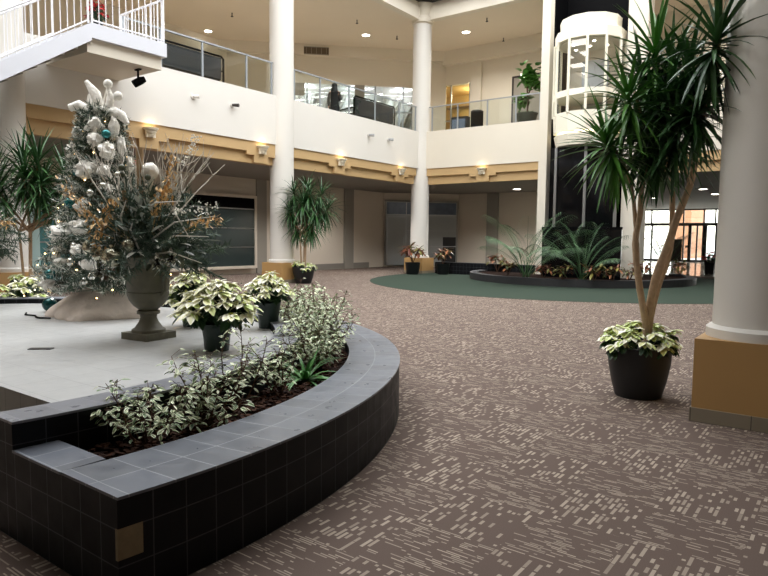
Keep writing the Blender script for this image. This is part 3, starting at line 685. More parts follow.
ao = bpy.data.objects.new('shop_light', al); COL.objects.link(ao); ao.location = (-.8, 5.6, 8.1)
t = thing('door_1', (1.75, 4.38, Z_UP), None, None); t['kind'] = 'structure'
m = MB(); m.box(0, -.03, 0, .08, .0, 2.95); m.box(1.5, -.03, 0, 1.58, 0, 2.95); m.box(.08, -.03, 2.87, 1.5, 0, 2.95); m.build('frame', 'bronze', t)
m = MB(); m.box(.08, -.02, 0, 1.5, .0, 2.87); m.build('panel', 'wallg', t)

# red sign under the long beam
p = on_x(135, 156, -1.2)
t = thing('hanging_sign', (p[0], p[1], 3.54), 'small red sign hanging under the beam behind the Christmas tree', 'sign', rz=PI/2)
m = MB(); m.box(-.16, -.03, -.34, .16, .03, -.16); m.build('panel', 'redsign', t); m = MB(); m.tube([(-.1, 0, -.16), (-.1, 0, 0)], .008, 5); m.tube([(.1, 0, -.16), (.1, 0, 0)], .008, 5); m.build('rods', 'metal', t)

# ------------------------------------------------------------------ seats, bin, plant, person on the mezzanine
def mesh_seat(y0, y1, label, x=-.75):
    t = thing('lounge_seat', (x, (y0+y1)/2, Z_UP), label, 'seat', 'dark mesh seats on the mezzanine'); h = (y1-y0)/2
    m = MB(); m.box(-.1, -h+.06, .42, .0, h-.06, 1.02); o = m.build('backrest', 'mesh', t)
    m = MB(); m.tube([(.02, -h, .0), (.02, -h, 1.0), (-.0, -h+.06, 1.06), (-.0, h-.06, 1.06), (.02, h, 1.0), (.02, h, 0)], .03, 8); m.build('frame', 'black', t)
    m = MB(); m.box(-.7, -h+.05, .36, -.08, h-.05, .46); m.build('cushion', 'mesh', t)
    for s_ in (-1, 1):
        m = MB(); m.tube([(-.66, s_*(h-.03), 0), (-.66, s_*(h-.03), .62), (0, s_*(h-.03), .66)], .022, 8); m.build('armrest', 'black', t)
mesh_seat(on_x(157, 70, -.75)[1], on_x(223, 80, -.75)[1], 'long dark mesh seat behind the glass railing beside the stair landing')
mesh_seat(on_x(354, 110, -.75)[1], on_x(394, 115, -.75)[1], 'dark mesh seat behind the glass railing, to the person\'s side')
p = on_y(477, 116, 1.4)
t = thing('trash_bin', (p[0], p[1], Z_UP), 'black cylindrical bin behind the far glass railing', 'bin')
m = MB(); m.lathe([(.24, 0), (.25, .02), (.25, .92), (.24, .95)], 24); m.build('body', 'black', t); m = MB(); m.lathe([(.255, .95), (.255, 1.0), (.2, 1.04), (.001, 1.05)], 24); m.build('lid', 'potblack', t)
p = on_y(459, 116, 1.5)
t = thing('display_cabinet', (p[0], p[1], Z_UP), 'low dark display cabinet beside the black bin on the upper level', 'cabinet')
m = MB(); m.box(-.35, -.02, 0, .35, .3, .9); m.build('body', 'mesh', t); m = MB(); m.box(-.3, -.04, .12, .3, -.02, .8); m.build('front', 'bluegrey', t)
p = on_y(527, 110, .75); q = random.Random(3)
t = thing('fiddle_leaf_plant', (p[0], p[1], Z_UP), 'bushy broad-leaved plant in grey pot behind the far glass railing', 'potted plant')
m = MB(); m.lathe([(.26, 0), (.38, .5), (.4, .52), (.4, .56), (.34, .56), (.32, .5)], 20); m.build('pot', 'terracotta', t)
m = MB(); m.tube([(0, 0, .5), (.03, .02, 1.0), (-.02, 0, 1.5), (.05, 0, 2.1)], .03, 6); m.tube([(0, 0, 1.2), (.25, .05, 1.7), (.35, 0, 1.95)], .02, 6); m.build('stem', 'barkd', t)
m = MB()
for i in range(130):
    if i < 26: c = Vector((-.12+q.gauss(0, .13), q.gauss(0, .1), 1.15+q.gauss(0, .1)))
    elif i < 66: c = Vector((.28+q.gauss(0, .16), q.gauss(0, .15), 1.75+q.gauss(0, .2)))
    else: c = Vector((.02+q.gauss(0, .16), q.gauss(0, .15), 2.0+q.gauss(0, .25)))
    m.leaf(c, sph(q.uniform(0, 6.3), q.uniform(-.3, .8)), q.uniform(.26, .4), q.uniform(.17, .26), .9, 3)
m.build('foliage', 'dracaena_lit', t)
m = MB()
for i in range(60): m.leaf((q.uniform(-.28, .28), q.uniform(-.28, .28), .55), sph(q.uniform(0, 6.3), q.uniform(.4, 1.3)), q.uniform(.1, .2), .05, .8, 2)
m.build('underplanting', 'dracaena_lit', t)

# person: one skinned body, black clothes
def person():
    p = on_x(334.5, 100, -1.95)
    t = thing('person', (p[0], p[1], Z_UP), 'person in long black coat with dark hair standing behind the glass railing', 'person', rz=math.radians(125))
    J = {}; V = []; E = []; Rr = []
    def j(n, co, r, par=None):
        J[n] = len(V); V.append(co); Rr.append(r)
        if par: E.append((J[par], J[n]))
    j('pel', (0, 0, .9), .15); j('waist', (0, 0, 1.06), .125, 'pel'); j('chest', (0, .0, 1.26), .15, 'waist'); j('shl', (0, 0, 1.38), .12, 'chest'); j('neck', (.01, 0, 1.46), .052, 'shl'); j('head0', (.02, 0, 1.53), .075, 'neck'); j('head1', (.025, 0, 1.6), .088, 'head0'); j('head2', (.02, 0, 1.66), .06, 'head1')
    for s_, n in ((1, 'l'), (-1, 'r')):
        j('s'+n, (0, s_*.165, 1.36), .062, 'shl'); j('e'+n, (.03 if n == 'l' else -.02, s_*.22, 1.1), .048, 's'+n)
        j('w'+n, (.24, s_*.16, 1.12) if n == 'r' else (.08, .22, .87), .034, 'e'+n); j('h'+n, (.32, s_*.13, 1.15) if n == 'r' else (.1, .21, .79), .036, 'w'+n)
        j('hip'+n, (0, s_*.09, .82), .105, 'pel'); j('kn'+n, (.02, s_*.1, .47), .068, 'hip'+n); j('an'+n, (-.01, s_*.1, .09), .045, 'kn'+n); j('to'+n, (.14, s_*.11, .04), .038, 'an'+n)
    me = bpy.data.meshes.new('body'); me.from_pydata(V, E, []); o = bpy.data.objects.new('body', me); COL.objects.link(o); o.parent = t
    md = o.modifiers.new('skin', 'SKIN'); md.use_smooth_shade = True
    if not me.skin_vertices: me.attributes.new('x', 'FLOAT', 'POINT')
    for i, r in enumerate(Rr): me.skin_vertices[0].data[i].radius = (r, r)
    me.skin_vertices[0].data[0].use_root = True
    o.modifiers.new('sub', 'SUBSURF').levels = 1; o.modifiers['sub'].render_levels = 2
    me.materials.append(M['skin'])
    m = MB(); q = random.Random(5)
    m.lathe([(.2, .42), (.19, .6), (.175, .9), (.15, 1.06), (.165, 1.25), (.185, 1.36), (.1, 1.43), (.06, 1.46)], 20)
    m.tube([(0, .15, 1.37), (.03, .225, 1.1), (.075, .22, .89)], [.075, .062, .05], 10); m.tube([(0, -.15, 1.37), (-.02, -.225, 1.1), (.22, -.165, 1.12)], [.075, .062, .05], 10)
    m.build('coat', 'cloth', t)
    m = MB()
    for s_ in (1, -1): m.tube([(0, s_*.09, .85), (.02, s_*.1, .47), (-.01, s_*.1, .07)], [.115, .082, .065], 10)
    m.build('trousers', 'cloth', t)
    m = MB(); m.blob((-.0, 0, 1.61), (.112, .108, .125), 2, .06, 14, 10); m.blob((-.06, 0, 1.42), (.075, .13, .2), 4, .08, 12, 8); m.build('hair', 'hair', t)
try: person()
except Exception as ex: print('PERSON', ex)

# ------------------------------------------------------------------ green carpet, elevator planter
m = MB(); m.lathe([(6.72, 0), (6.72, .006), (.001, .0061)], 96, (0, 0, 0)); o = m.build('green_carpet', 'green'); o.location = (6.68, -.92, 0); tag(o, 'dark green round carpet area around the elevator planter', 'carpet')
PC = (6.3, .5); PR = 3.75
t = thing('elevator_planter', (PC[0], PC[1], 0), 'low round black planter curb around the elevator foot', 'planter')
def arc_wall(mb, r0, r1, z0, z1, aa, ab, n=64):
    for i in range(n):
        a, b = aa+(ab-aa)*i/n, aa+(ab-aa)*(i+1)/n
        c0, s0_, c1, s1 = math.cos(a), math.sin(a), math.cos(b), math.sin(b)
        ua, ub = a*r1, b*r1
        mb.poly([(r1*c0, r1*s0_, z0), (r1*c1, r1*s1, z0), (r1*c1, r1*s1, z1), (r1*c0, r1*s0_, z1)], [(ua, z0), (ub, z0), (ub, z1), (ua, z1)])
        mb.poly([(r0*c1, r0*s1, z0), (r0*c0, r0*s0_, z0), (r0*c0, r0*s0_, z1), (r0*c1, r0*s1, z1)], [(ub, z0), (ua, z0), (ua, z1), (ub, z1)])
        mb.poly([(r1*c0, r1*s0_, z1), (r1*c1, r1*s1, z1), (r0*c1, r0*s1, z1), (r0*c0, r0*s0_, z1)], [(ua, 0), (ub, 0), (ub, .22), (ua, .22)])
m = MB(); arc_wall(m, PR-.3, PR, .007, .23, PI*1.0, PI*2.25); m.build('curb', 'curbstone', t)
m = MB()
for i in range(48):
    a, b = PI*.98+PI*1.28*i/48, PI*.98+PI*1.28*(i+1)/48; r = PR-.3
    m.poly([(0, 0, .18), (r*math.cos(a), r*math.sin(a), .18), (r*math.cos(b), r*math.sin(b), .18)])
m.build('soil', 'soil', t)
o = bx(.5, .35, 0, 4.9, .8, .46).build('low_planter_wall', 'black_tile'); tag(o, 'low black tiled wall behind the potted red-leaved plants', 'planter wall')

# ------------------------------------------------------------------ ring planter and tiled platform
RC = (7.65, -19.73); YC = -.445        # cut line, local y
rp = thing('ring_planter', (RC[0], RC[1], 0), 'curved black tiled planter bench with sky-sheened top full of variegated shrubs', 'planter')
def ang(r, i, n, y=YC):
    a0_ = math.asin(max(-1, y/r)); return a0_+(PI-2*a0_)*i/n
def ring(mb, r0, r1, z0, z1, n=96, y=YC, top=True, inner=True, outer=True, ends=True, ztop_uv=.22):
    for i in range(n):
        P = []
        for r in (r0, r1):
            for k in (i, i+1):
                a = ang(r, k, n, y); P.append((r*math.cos(a), r*math.sin(a), a*r1))
        (ax, ay, ua), (bx_, by, ub), (cx, cy, uc), (dx, dy, ud) = P
        w = r1-r0
        if outer: mb.poly([(cx, cy, z0), (dx, dy, z0), (dx, dy, z1), (cx, cy, z1)], [(uc, z0), (ud, z0), (ud, z1), (uc, z1)])
        if inner: mb.poly([(bx_, by, z0), (ax, ay, z0), (ax, ay, z1), (bx_, by, z1)], [(ub, z0), (ua, z0), (ua, z1), (ub, z1)])
        if top: mb.poly([(cx, cy, z1), (dx, dy, z1), (bx_, by, z1), (ax, ay, z1)], [(uc, w), (ud, w), (ud, 0), (uc, 0)])
    if ends:
        for k in (0, n):
            a, b = ang(r0, k, n, y), ang(r1, k, n, y); p, q_ = (r0*math.cos(a), r0*math.sin(a)), (r1*math.cos(b), r1*math.sin(b))
            mb.poly([(p[0], p[1], z0), (q_[0], q_[1], z0), (q_[0], q_[1], z1), (p[0], p[1], z1)], [(0, z0), (r1-r0, z0), (r1-r0, z1), (0, z1)])
            if k == 0: pass
RO, RI, RBO, RBI = 4.32, 3.90, 3.46, 3.24
ZR, ZB, ZP = .43, .56, .49
m = MB(); ring(m, RI, RO, 0, ZR-.012, top=False); m.build('outer_wall', 'black_tile', rp)
m = MB(); ring(m, RI-.004, RO+.004, ZR-.012, ZR); m.build('coping', 'sky_sheen_tile', rp)
m = MB(); ring(m, RBI, RBO, 0, ZB-.012, top=False); m.build('inner_wall', 'black_tile', rp)
m = MB(); ring(m, RBI-.004, RBO+.004, ZB-.012, ZB); m.build('inner_coping', 'rim_tile', rp)
xe0, xe1 = math.sqrt(RBO**2-YC**2), math.sqrt(RI**2-YC**2)
for sg in (1, -1):
    m = MB(); m.box(sg*xe0, YC, 0, sg*xe1, YC+.2, ZR-.012); m.build('end_wall', 'black_tile', rp)
    m = MB(); m.box(sg*(xe0+.004), YC-.004, ZR-.012, sg*(xe1-.004), YC+.2, ZR); m.build('end_coping', 'sky_sheen_tile', rp)
m = MB(); ring(m, RBO, RI, .1, .34, y=YC+.19, inner=False, outer=False, ends=False); m.build('soil', 'soil', rp)
# the missing tile at the corner, cement showing
xo = math.sqrt(RO**2-YC**2)
m = MB(); aO = math.asin(YC/RO)
for i in range(4):
    a, b = aO+.10/RO*i/4, aO+.10/RO*(i+1)/4; r = RO+.003
    m.poly([(r*math.cos(a), r*math.sin(a), .18), (r*math.cos(b), r*math.sin(b), .18), (r*math.cos(b), r*math.sin(b), .305), (r*math.cos(a), r*math.sin(a), .305)])
m.box(xo-.012, YC-.003, .18, xo+.003, YC, .305); o = m.build('bare_patch', 'concrete', rp); o['label'] = 'bare cement where a tile is missing'
# mulch
q = random.Random(11); m = MB()
for i in range(3000):
    r = q.uniform(RBO+.02, RI-.02); a = q.uniform(math.asin((YC+.22)/r), 1.75) if i < 2600 else q.uniform(1.75, 3.2)
    c = Vector((r*math.cos(a), r*math.sin(a), .342+q.uniform(0, .022))); d = sph(q.uniform(0, 6.3), q.uniform(-.35, .35)); sd = d.cross(Vector((0, 0, 1))).normalized(); up = sd.cross(d)
    l, w, h = q.uniform(.015, .045), q.uniform(.006, .014), .004
    b = len(m.v)
    for sx, sy, sz in ((-1, -1, -1), (1, -1, -1), (1, 1, -1), (-1, 1, -1), (-1, -1, 1), (1, -1, 1), (1, 1, 1), (-1, 1, 1)): m.v.append(tuple(c+d*l*sx*.5+sd*w*sy+up*h*sz))
    for f in ((4, 5, 6, 7), (0, 1, 5, 4), (1, 2, 6, 5), (2, 3, 7, 6), (3, 0, 4, 7)): m.face([b+k for k in f])
o = m.build('mulch', 'mulch'); o.location = (RC[0], RC[1], 0); tag(o, 'brown bark mulch covering the soil of the curved planter', 'mulch', None, 'stuff')
# platform
pf = thing('platform', (RC[0], RC[1], 0), 'pale grey tiled round platform carrying the Christmas tree and the urn', 'platform')
YP = -.045
m = MB(); r = RBI-.012; pts = [(r*math.cos(ang(r, i, 96, YP)), r*math.sin(ang(r, i, 96, YP))) for i in range(97)]
m.poly([(x, y, ZP) for x, y in pts], pts); m.build('deck', 'deck', pf)
m = MB(); x = pts[0][0]; m.poly([(-x, YP, 0), (x, YP, 0), (x, YP, ZP), (-x, YP, ZP)], [(-x, 0), (x, 0), (x, ZP), (-x, ZP)]); m.poly([(x, YP+.001, 0), (-x, YP+.001, 0), (-x, YP+.001, ZP-.001), (x, YP+.001, ZP-.001)]); m.build('front_face', 'deckface', pf)
g = on_z(41, 349, ZP); o = bx(-.09, -.035, 0, .09, .035, .006).build('floor_outlet', 'bronze'); o.location = (g[0], g[1], ZP); o.rotation_euler[2] = .7; tag(o, 'small dark outlet cover set in the grey platform', 'outlet cover')

# ------------------------------------------------------------------ variegated shrubs and strap-leaved plant
def shrub(a, r, h, w, seed, label, nst=9, nl=26):
    q = random.Random(seed)
    t = thing('variegated_shrub', (RC[0]+r*math.cos(a), RC[1]+r*math.sin(a), .342), label, 'shrub', 'variegated shrubs in the curved planter')
    s, f = MB(), MB()
    for k in range(nst):
        az = GA*k+q.uniform(-.3, .3); el = q.uniform(.55, 1.4); ln = h*q.uniform(.75, 1.15)
        pts = [Vector((q.gauss(0, .02), q.gauss(0, .02), -.02))]; d = sph(az, el)
        lim = w
        for i in range(6):
            d = (d+Vector((q.gauss(0, .13), q.gauss(0, .13), q.gauss(0.02, .1)))).normalized(); pts.append(pts[-1]+d*ln/6)
        for p in pts[1:]:
            h2 = math.hypot(p.x, p.y)
            if h2 > lim: p.x *= lim/h2; p.y *= lim/h2
        s.tube(pts, [.006-.0007*i for i in range(7)], 5)
        for i in range(nl):
            u = q.uniform(.25, 1.0)*6; i0 = min(5, int(u)); p = pts[i0].lerp(pts[i0+1], u-i0)
            dv = sph(q.uniform(0, 6.3), q.uniform(-.2, .75)); L0 = q.uniform(.03, .054)
            # a small twig, then a leaf
            p2 = p+dv*q.uniform(.01, .07); s.tube([p, p2], .0016, 3, caps=False)
            f.leaf(p2, sph(math.atan2(dv.y, dv.x)+q.uniform(-.5, .5), q.uniform(-.35, .5)), L0, L0*.46, q.uniform(.2, .9), 3, roll=q.uniform(-.5, .5))
    s.build('stems', 'barkd', t); f.build('foliage', 'varieg', t)
D = math.radians
shrub(D(2), 3.6, .44, .2, 21, 'variegated shrub nearest the planter end, over the bare mulch', 9, 42)
shrub(D(8), 3.64, .44, .2, 22, 'second variegated shrub from the planter end, grown into its neighbour', 11, 42)
shrub(D(14.5), 3.5, .52, .22, 23, 'thin upright variegated shrub below the nearest white poinsettia', 7, 32)
shrub(D(20.5), 3.62, .44, .22, 24, 'small variegated shrub just before the strap-leaved plant', 8, 34)
shrub(D(34), 3.64, .5, .3, 25, 'dense variegated shrub just beyond the strap-leaved plant', 18, 48)
shrub(D(41), 3.6, .56, .3, 26, 'full variegated shrub on the curve beside the round-potted poinsettia', 18, 48)
shrub(D(48), 3.66, .6, .3, 27, 'full variegated shrub on the far curve near the carpet', 18, 46)
shrub(D(56), 3.62, .62, .3, 28, 'full variegated shrub on the far curve behind the round-potted poinsettia', 18, 44)
shrub(D(64), 3.62, .6, .3, 29, 'variegated shrub in the planter straight before the column palm pot', 16, 40)
shrub(D(73), 3.62, .55, .28, 30, 'variegated shrub behind the poinsettias, just past the column palm', 14, 36)
shrub(D(83), 3.62, .5, .28, 31, 'low variegated shrub at the back of the planter behind the poinsettias', 13, 34)
shrub(D(95), 3.62, .48, .28, 32, 'variegated shrub at the back of the planter just beside the urn', 12, 32)
q = random.Random(5); a = D(27)
t = thing('strap_leaf_plant', (RC[0]+3.66*math.cos(a), RC[1]+3.66*math.sin(a), .342), 'bright green strap-leaved plant among the variegated shrubs', 'plant')
m = MB()
for i in range(46):
    az = GA*i; el = q.uniform(.35, 1.25); m.leaf((q.gauss(0, .012), q.gauss(0, .012), 0), sph(az, el), q.uniform(.28, .42), q.uniform(.022, .034), q.uniform(.8, 1.5), 6, prof=lambda t: (1-t)**.5*min(1, .5+t*3))
m.build('foliage', 'spider', t)

# ------------------------------------------------------------------ poinsettias
OV = lambda t: math.sin(PI*min(1, t*.93+.05))**.8
def poinsettia(loc, r, h, seed, label, pot_h=.2, pot_r=.11, heads=12, mat='poin_white', group='white poinsettias', pot='potgreen', base_z=None):
    q = random.Random(seed); t = thing('poinsettia', loc, label, 'poinsettia', group)
    if pot_h:
        m = MB(); m.lathe([(pot_r*.78, 0), (pot_r*.86, pot_h*.5), (pot_r, pot_h*.93), (pot_r*1.06, pot_h), (pot_r*.97, pot_h), (pot_r*.93, pot_h*.9)], 22); m.build('pot', pot, t)
    z0 = pot_h or 0
    s, g, b, c = MB(), MB(), MB(), MB()
    for k in range(heads):
        rr = r*.9*math.sqrt((k+.4)/heads); az = GA*k+q.uniform(-.2, .2)
        hp = Vector((rr*math.cos(az), rr*math.sin(az), z0+(h-z0)*(1-.92*(rr/r)**2)+q.uniform(-.025, .025)))
        s.tube([(0, 0, z0-.03), (hp.x*.45, hp.y*.45, z0+(hp.z-z0)*.5), hp], .005, 5)
        tilt = Vector((hp.x, hp.y, r*1.1)).normalized()
        for i in range(14):
            a2 = GA*i+q.uniform(-.25, .25); el = q.uniform(-.25, .1) if i < 8 else q.uniform(.2, .6)
            d = sph(a2, el); d = (d+tilt*.35).normalized(); L0 = r*q.uniform(.32, .44)*(1 if i < 8 else .6)
            b.leaf(hp, d, L0, L0*.48, q.uniform(.5, 1.2), 4, 1 if (i < 2 and mat == 'poin_white') else 0, prof=OV, roll=q.uniform(-.3, .3))
        for i in range(5): c.ball(hp+Vector((q.gauss(0, .009), q.gauss(0, .009), .012)), .005, 6, 4)
        for i in range(7):
            u = q.uniform(.45, .95); p = Vector((hp.x*u, hp.y*u, z0+(hp.z-z0)*u*.92))
            g.leaf(p, sph(q.uniform(0, 6.3), q.uniform(-.5, .2)), r*q.uniform(.3, .42), r*.19, q.uniform(.6, 1.4), 4, prof=OV)
    s.build('stems', 'poin_green', t); g.build('leaves', 'poin_green', t); o = b.build('bract_leaves', [mat, 'poin_mid'] if mat == 'poin_white' else [mat], t); c.build('flower_buds', 'cyath', t)
    return t
p = on_z(217, 350, ZP); poinsettia((p[0], p[1], ZP), .33, .54, 1, 'white poinsettia in dark pot nearest the planter, front of the group', .22, .125, 30)
p = on_z(268.5, 327.5, ZP); poinsettia((p[0], p[1], ZP), .27, .54, 2, 'white poinsettia in dark green pot beside the curved rim', .26, .125, 25)
p = on_z(192, 326, ZP); poinsettia((p[0], p[1], ZP), .28, .54, 3, 'white poinsettia behind the front one, next to the bronze urn', .22, .115, 24)
a = D(143)
for k, (aa, lb) in enumerate(((D(147), 'pale poinsettia beyond the platform rim, nearest the photo edge palm'), (D(139), 'pale poinsettia beyond the platform rim, half behind the Christmas tree'))):
    poinsettia((RC[0]+3.62*math.cos(aa), RC[1]+3.62*math.sin(aa), .342), .36, .48, 40+k, lb, 0, .1, 13)
poinsettia((1.25, -14.15, 5.58), .24, .66, 9, 'red poinsettia in dark pot on the stair landing', .22, .12, 14, 'red', 'red poinsettia', 'potblack')

# ------------------------------------------------------------------ palms (dracaena) in black planters
def rosette(mb, c, axis, n, length, width, q, droop=.8, lo=-.75, mi=0):
    axis = Vector(axis).normalized(); rot = Vector((0, 0, 1)).rotation_difference(axis)
    for i in range(n):
        u = (i+.5)/n; el = 1.35-(1.35-lo)*u**.9; d = rot @ sph(GA*i+q.uniform(-.2, .2), el+q.uniform(-.12, .12))
        st = Vector(c)-axis*(u*length*.35)
        mb.leaf(st, d, length*q.uniform(.75, 1.08)*(1 if u < .8 else .9), width*q.uniform(.8, 1.1), droop*q.uniform(.5, 1.3)*(1+max(0, u-.5)), 5, mi, .35, lambda t: min(1, .45+t*2.2)*(1-t)**.55 if t < 1 else 0)
def planter_pot(t, r, h, rb=.72):
    m = MB(); m.lathe([(r*rb*.96, 0), (r*rb, .015), (r*.86, h*.3), (r*.97, h*.65), (r, h*.95), (r*.99, h), (r*.9, h), (r*.89, h*.9)], 36); o_ = m.build('pot', 'potblack', t)
    m = MB(); m.lathe([(r*.89, h*.88), (.001, h*.9)], 24); m.build('soil', 'soil', o_)
def under(t, r, z, n, seed, rr=.13, nm='underplanting'):
    """poinsettia-like ring of pale bracts over dark leaves around the stem, a part of the potted palm"""
    q = random.Random(seed); b, g = MB(), MB()
    for k in range(n):
        a = 2*PI*k/n+q.uniform(-.2, .2); rad = r*q.uniform(.6, 1.08); hp = Vector((rad*math.cos(a), rad*math.sin(a), z+q.uniform(-.03, .07)+.11*(1-(rad/r)**2)-(.05 if rad > r*.9 else 0)))
        for i in range(9):
            d = (sph(GA*i, q.uniform(-.3, .35))+Vector((math.cos(a), math.sin(a), .6))*.4).normalized(); b.leaf(hp, d, rr*q.uniform(.7, 1.05), rr*.5, q.uniform(.5, 1.3), 4, 1 if i < 4 else 0, prof=OV)
        for i in range(6): g.leaf(hp-Vector((0, 0, .04)), sph(q.uniform(0, 6.3), q.uniform(-.5, .1)), rr*q.uniform(.7, 1), rr*.45, 1.0, 4, prof=OV)
    b.build(nm, ['poin_white', 'poin_mid'], t); g.build('underleaves', 'poin_green', t)
# the tall one near the column: canes and crowns placed in metres across (r), away (f) and up (z) from its pot
DP = 5.55
base = on_z(647.5, 401.5, 0); gb = Vector((base[0], base[1], 0))+Vector((_hd[0], _hd[1], 0))*.22
tp = thing('dracaena_palm', gb, 'tall many-headed palm in black pot beside the huge shaded column', 'potted palm')
RV, HV = Vector((_R[0], _R[1], 0)), Vector((_hd[0], _hd[1], 0))
def lp(px, py, f=0.0): return Vector(at_d(px, py, DP+.2+f))-gb
planter_pot(tp, .275, .46, .74); under(tp, .285, .53, 34, 12, .12)
canes = [([(647, 362, .02), (646, 326, 0), (640, 290, -.02), (635, 245, -.03), (640, 215, 0), (642, 185, 0), (650, 140, .05), (652, 100, .05)], .04),
         ([(637, 262, -.02), (636, 230, .02), (632, 190, .1), (624, 165, .0), (610, 142, -.1)], .026),
         ([(648, 362, .02), (648, 322, .02), (655, 280, .0), (668, 245, 0), (678, 215, .03), (690, 185, .05), (697, 150, -.1), (704, 110, -.3), (714, 70, -.5), (719, 38, -.65)], .047),
         ([(648, 360, .05), (650, 318, .06), (660, 280, .1), (670, 250, .1), (672, 215, .15), (672, 180, .2), (668, 130, .2), (666, 70, .15)], .04),
         ([(690, 185, .05), (684, 160, -.15), (676, 135, -.25)], .022), ([(650, 140, .05), (640, 110, -.15), (634, 92, -.25)], .02)]
for k, (pts, r) in enumerate(canes):
    P_ = [lp(*p) for p in pts]; m = MB()
    # smooth the cane
    Q = []
    for i in range(len(P_)-1):
        for u in (0, .33, .66): 
            a_, b_, c_, d_ = P_[max(0, i-1)], P_[i], P_[i+1], P_[min(len(P_)-1, i+2)]
            Q.append(.5*((2*b_)+(c_-a_)*u+(2*a_-5*b_+4*c_-d_)*u*u+(3*b_-a_-3*c_+d_)*u**3))
    Q.append(P_[-1]); n_ = len(Q)
    m.tube(Q, [r*.86*(1-.5*i/n_)*(1+.05*math.sin(i*2.1)) for i in range(n_)], 9); m.build('cane', 'bark', tp)
q = random.Random(77)
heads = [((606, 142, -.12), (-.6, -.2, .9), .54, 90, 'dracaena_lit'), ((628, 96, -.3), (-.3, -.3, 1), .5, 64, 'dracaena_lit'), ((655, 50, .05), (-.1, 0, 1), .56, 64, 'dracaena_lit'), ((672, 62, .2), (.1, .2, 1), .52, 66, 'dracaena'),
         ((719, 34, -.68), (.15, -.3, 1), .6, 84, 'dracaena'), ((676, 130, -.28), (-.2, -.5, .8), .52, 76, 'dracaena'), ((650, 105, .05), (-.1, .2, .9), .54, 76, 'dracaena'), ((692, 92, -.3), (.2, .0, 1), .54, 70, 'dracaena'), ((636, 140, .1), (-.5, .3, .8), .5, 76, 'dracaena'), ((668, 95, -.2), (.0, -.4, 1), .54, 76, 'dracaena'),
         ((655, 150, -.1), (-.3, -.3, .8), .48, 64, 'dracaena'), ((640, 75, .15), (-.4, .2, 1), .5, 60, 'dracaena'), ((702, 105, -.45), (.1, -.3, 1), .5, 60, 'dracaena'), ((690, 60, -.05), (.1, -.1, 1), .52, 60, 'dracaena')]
for (px, py, f), ax, ln, nn, mt in heads:
    c = lp(px, py, f); A = RV*ax[0]+HV*ax[1]+Vector((0, 0, ax[2])); m = MB(); rosette(m, c, A, nn, ln, .05, q, .6, -1.1)
    m.tube([c-A.normalized()*.3, c-A.normalized()*.05], [.02, .016], 6); m.build('leaf_crown', mt, tp)

def small_palm(loc, label, hs, seed, pot_r=.33, pot_h=.5, ln=.68, droop=.9, undern=18):
    q = random.Random(seed); t = thing('dracaena_palm', loc, label, 'potted palm')
    planter_pot(t, pot_r, pot_h); under(t, pot_r*.95, pot_h+.05, undern, seed+1, .16)
    for k, (r, f, z) in enumerate(hs):
        top = RV*r+HV*f+Vector((0, 0, z)); st = Vector((.06*math.cos((k % 3)*2.1), .06*math.sin((k % 3)*2.1), pot_h*.85))
        m = MB(); mid = Vector((st.x*1.9, st.y*1.9, min(1.45, z-.35))); m.tube([st, mid, st.lerp(top, .75)+Vector((0, 0, .05)), top], [.026, .022, .02, .018], 8); m.build('cane', 'bark', t)
        m = MB(); rosette(m, top, (top-mid).normalized()+Vector((0, 0, .6)), 76, ln*q.uniform(.9, 1.1), .05, q, droop, -1.05); m.build('leaf_crown', 'dracaena', t)
    return t
pb = on_z(303.5, 283.2); small_palm((pb[0], pb[1], 0), 'slender palm in black pot at the foot of the first white column', [(-.3, 0, 2.75), (.1, .1, 2.85), (.55, .0, 2.7), (-.42, -.1, 2.2), (.45, -.2, 2.2), (.02, -.25, 2.45), (.1, .2, 1.95), (-.3, .1, 1.75), (.75, .1, 2.3), (.3, .0, 1.75), (.2, -.2, 2.7)], 50)
pp = at_d(29, 300, 11.4)
small_palm((pp[0], pp[1], 0), 'slender palm in front of the cream column, behind the Christmas tree', [(-.55, 0, 2.55), (-.1, .1, 2.75), (.3, -.1, 2.7), (.75, 0, 2.5), (.2, .2, 2.3), (-.4, -.2, 2.2), (.6, .1, 2.05), (.1, -.2, 2.45), (.85, .1, 2.15), (-.7, .1, 2.3), (.4, -.2, 2.3), (.95, -.1, 2.35)], 60, ln=.74, droop=.5)

# ------------------------------------------------------------------ areca palms and crotons round the elevator
def areca(loc, label, h, seed, n=13, spread=1.0):
    q = random.Random(seed); t = thing('areca_palm', loc, label, 'palm', 'feathery palms round the elevator'); s, f = MB(), MB()
    for k in range(n):
        az = GA*k; el = q.uniform(.75, 1.45); d = sph(az, el); p = Vector((q.gauss(0, .05), q.gauss(0, .05), 0)); pts = [p.copy()]; ln = h*q.uniform(.8, 1.2); S = 12
        for i in range(S):
            d = (d+Vector((math.cos(az)*.05*spread, math.sin(az)*.05*spread, -.02-.009*i))).normalized() if i > 2 else d; p = p+d*ln/S; pts.append(p.copy())
        s.tube(pts, [.012-.0008*i for i in range(S+1)], 5)
        for i in range(4, S+1):
            for sd in (-1, 1):
                for w in (0, .33, .67):
                    if i == S and w: continue
                    pt = pts[i].lerp(pts[min(S, i+1)], w); tn = (pts[i]-pts[i-1]).normalized(); sv = tn.cross(Vector((0, 0, 1))).normalized()*sd
                    f.leaf(pt, tn*.7+sv*.8+Vector((0, 0, .15)), ln*.21*(1.1-.5*abs((i-7)/6)), .02, 1.1, 4, prof=lambda t: min(1, .5+t*3)*(1-t)**.5)
    s.build('stems', 'areca', t); f.build('fronds', 'areca', t)
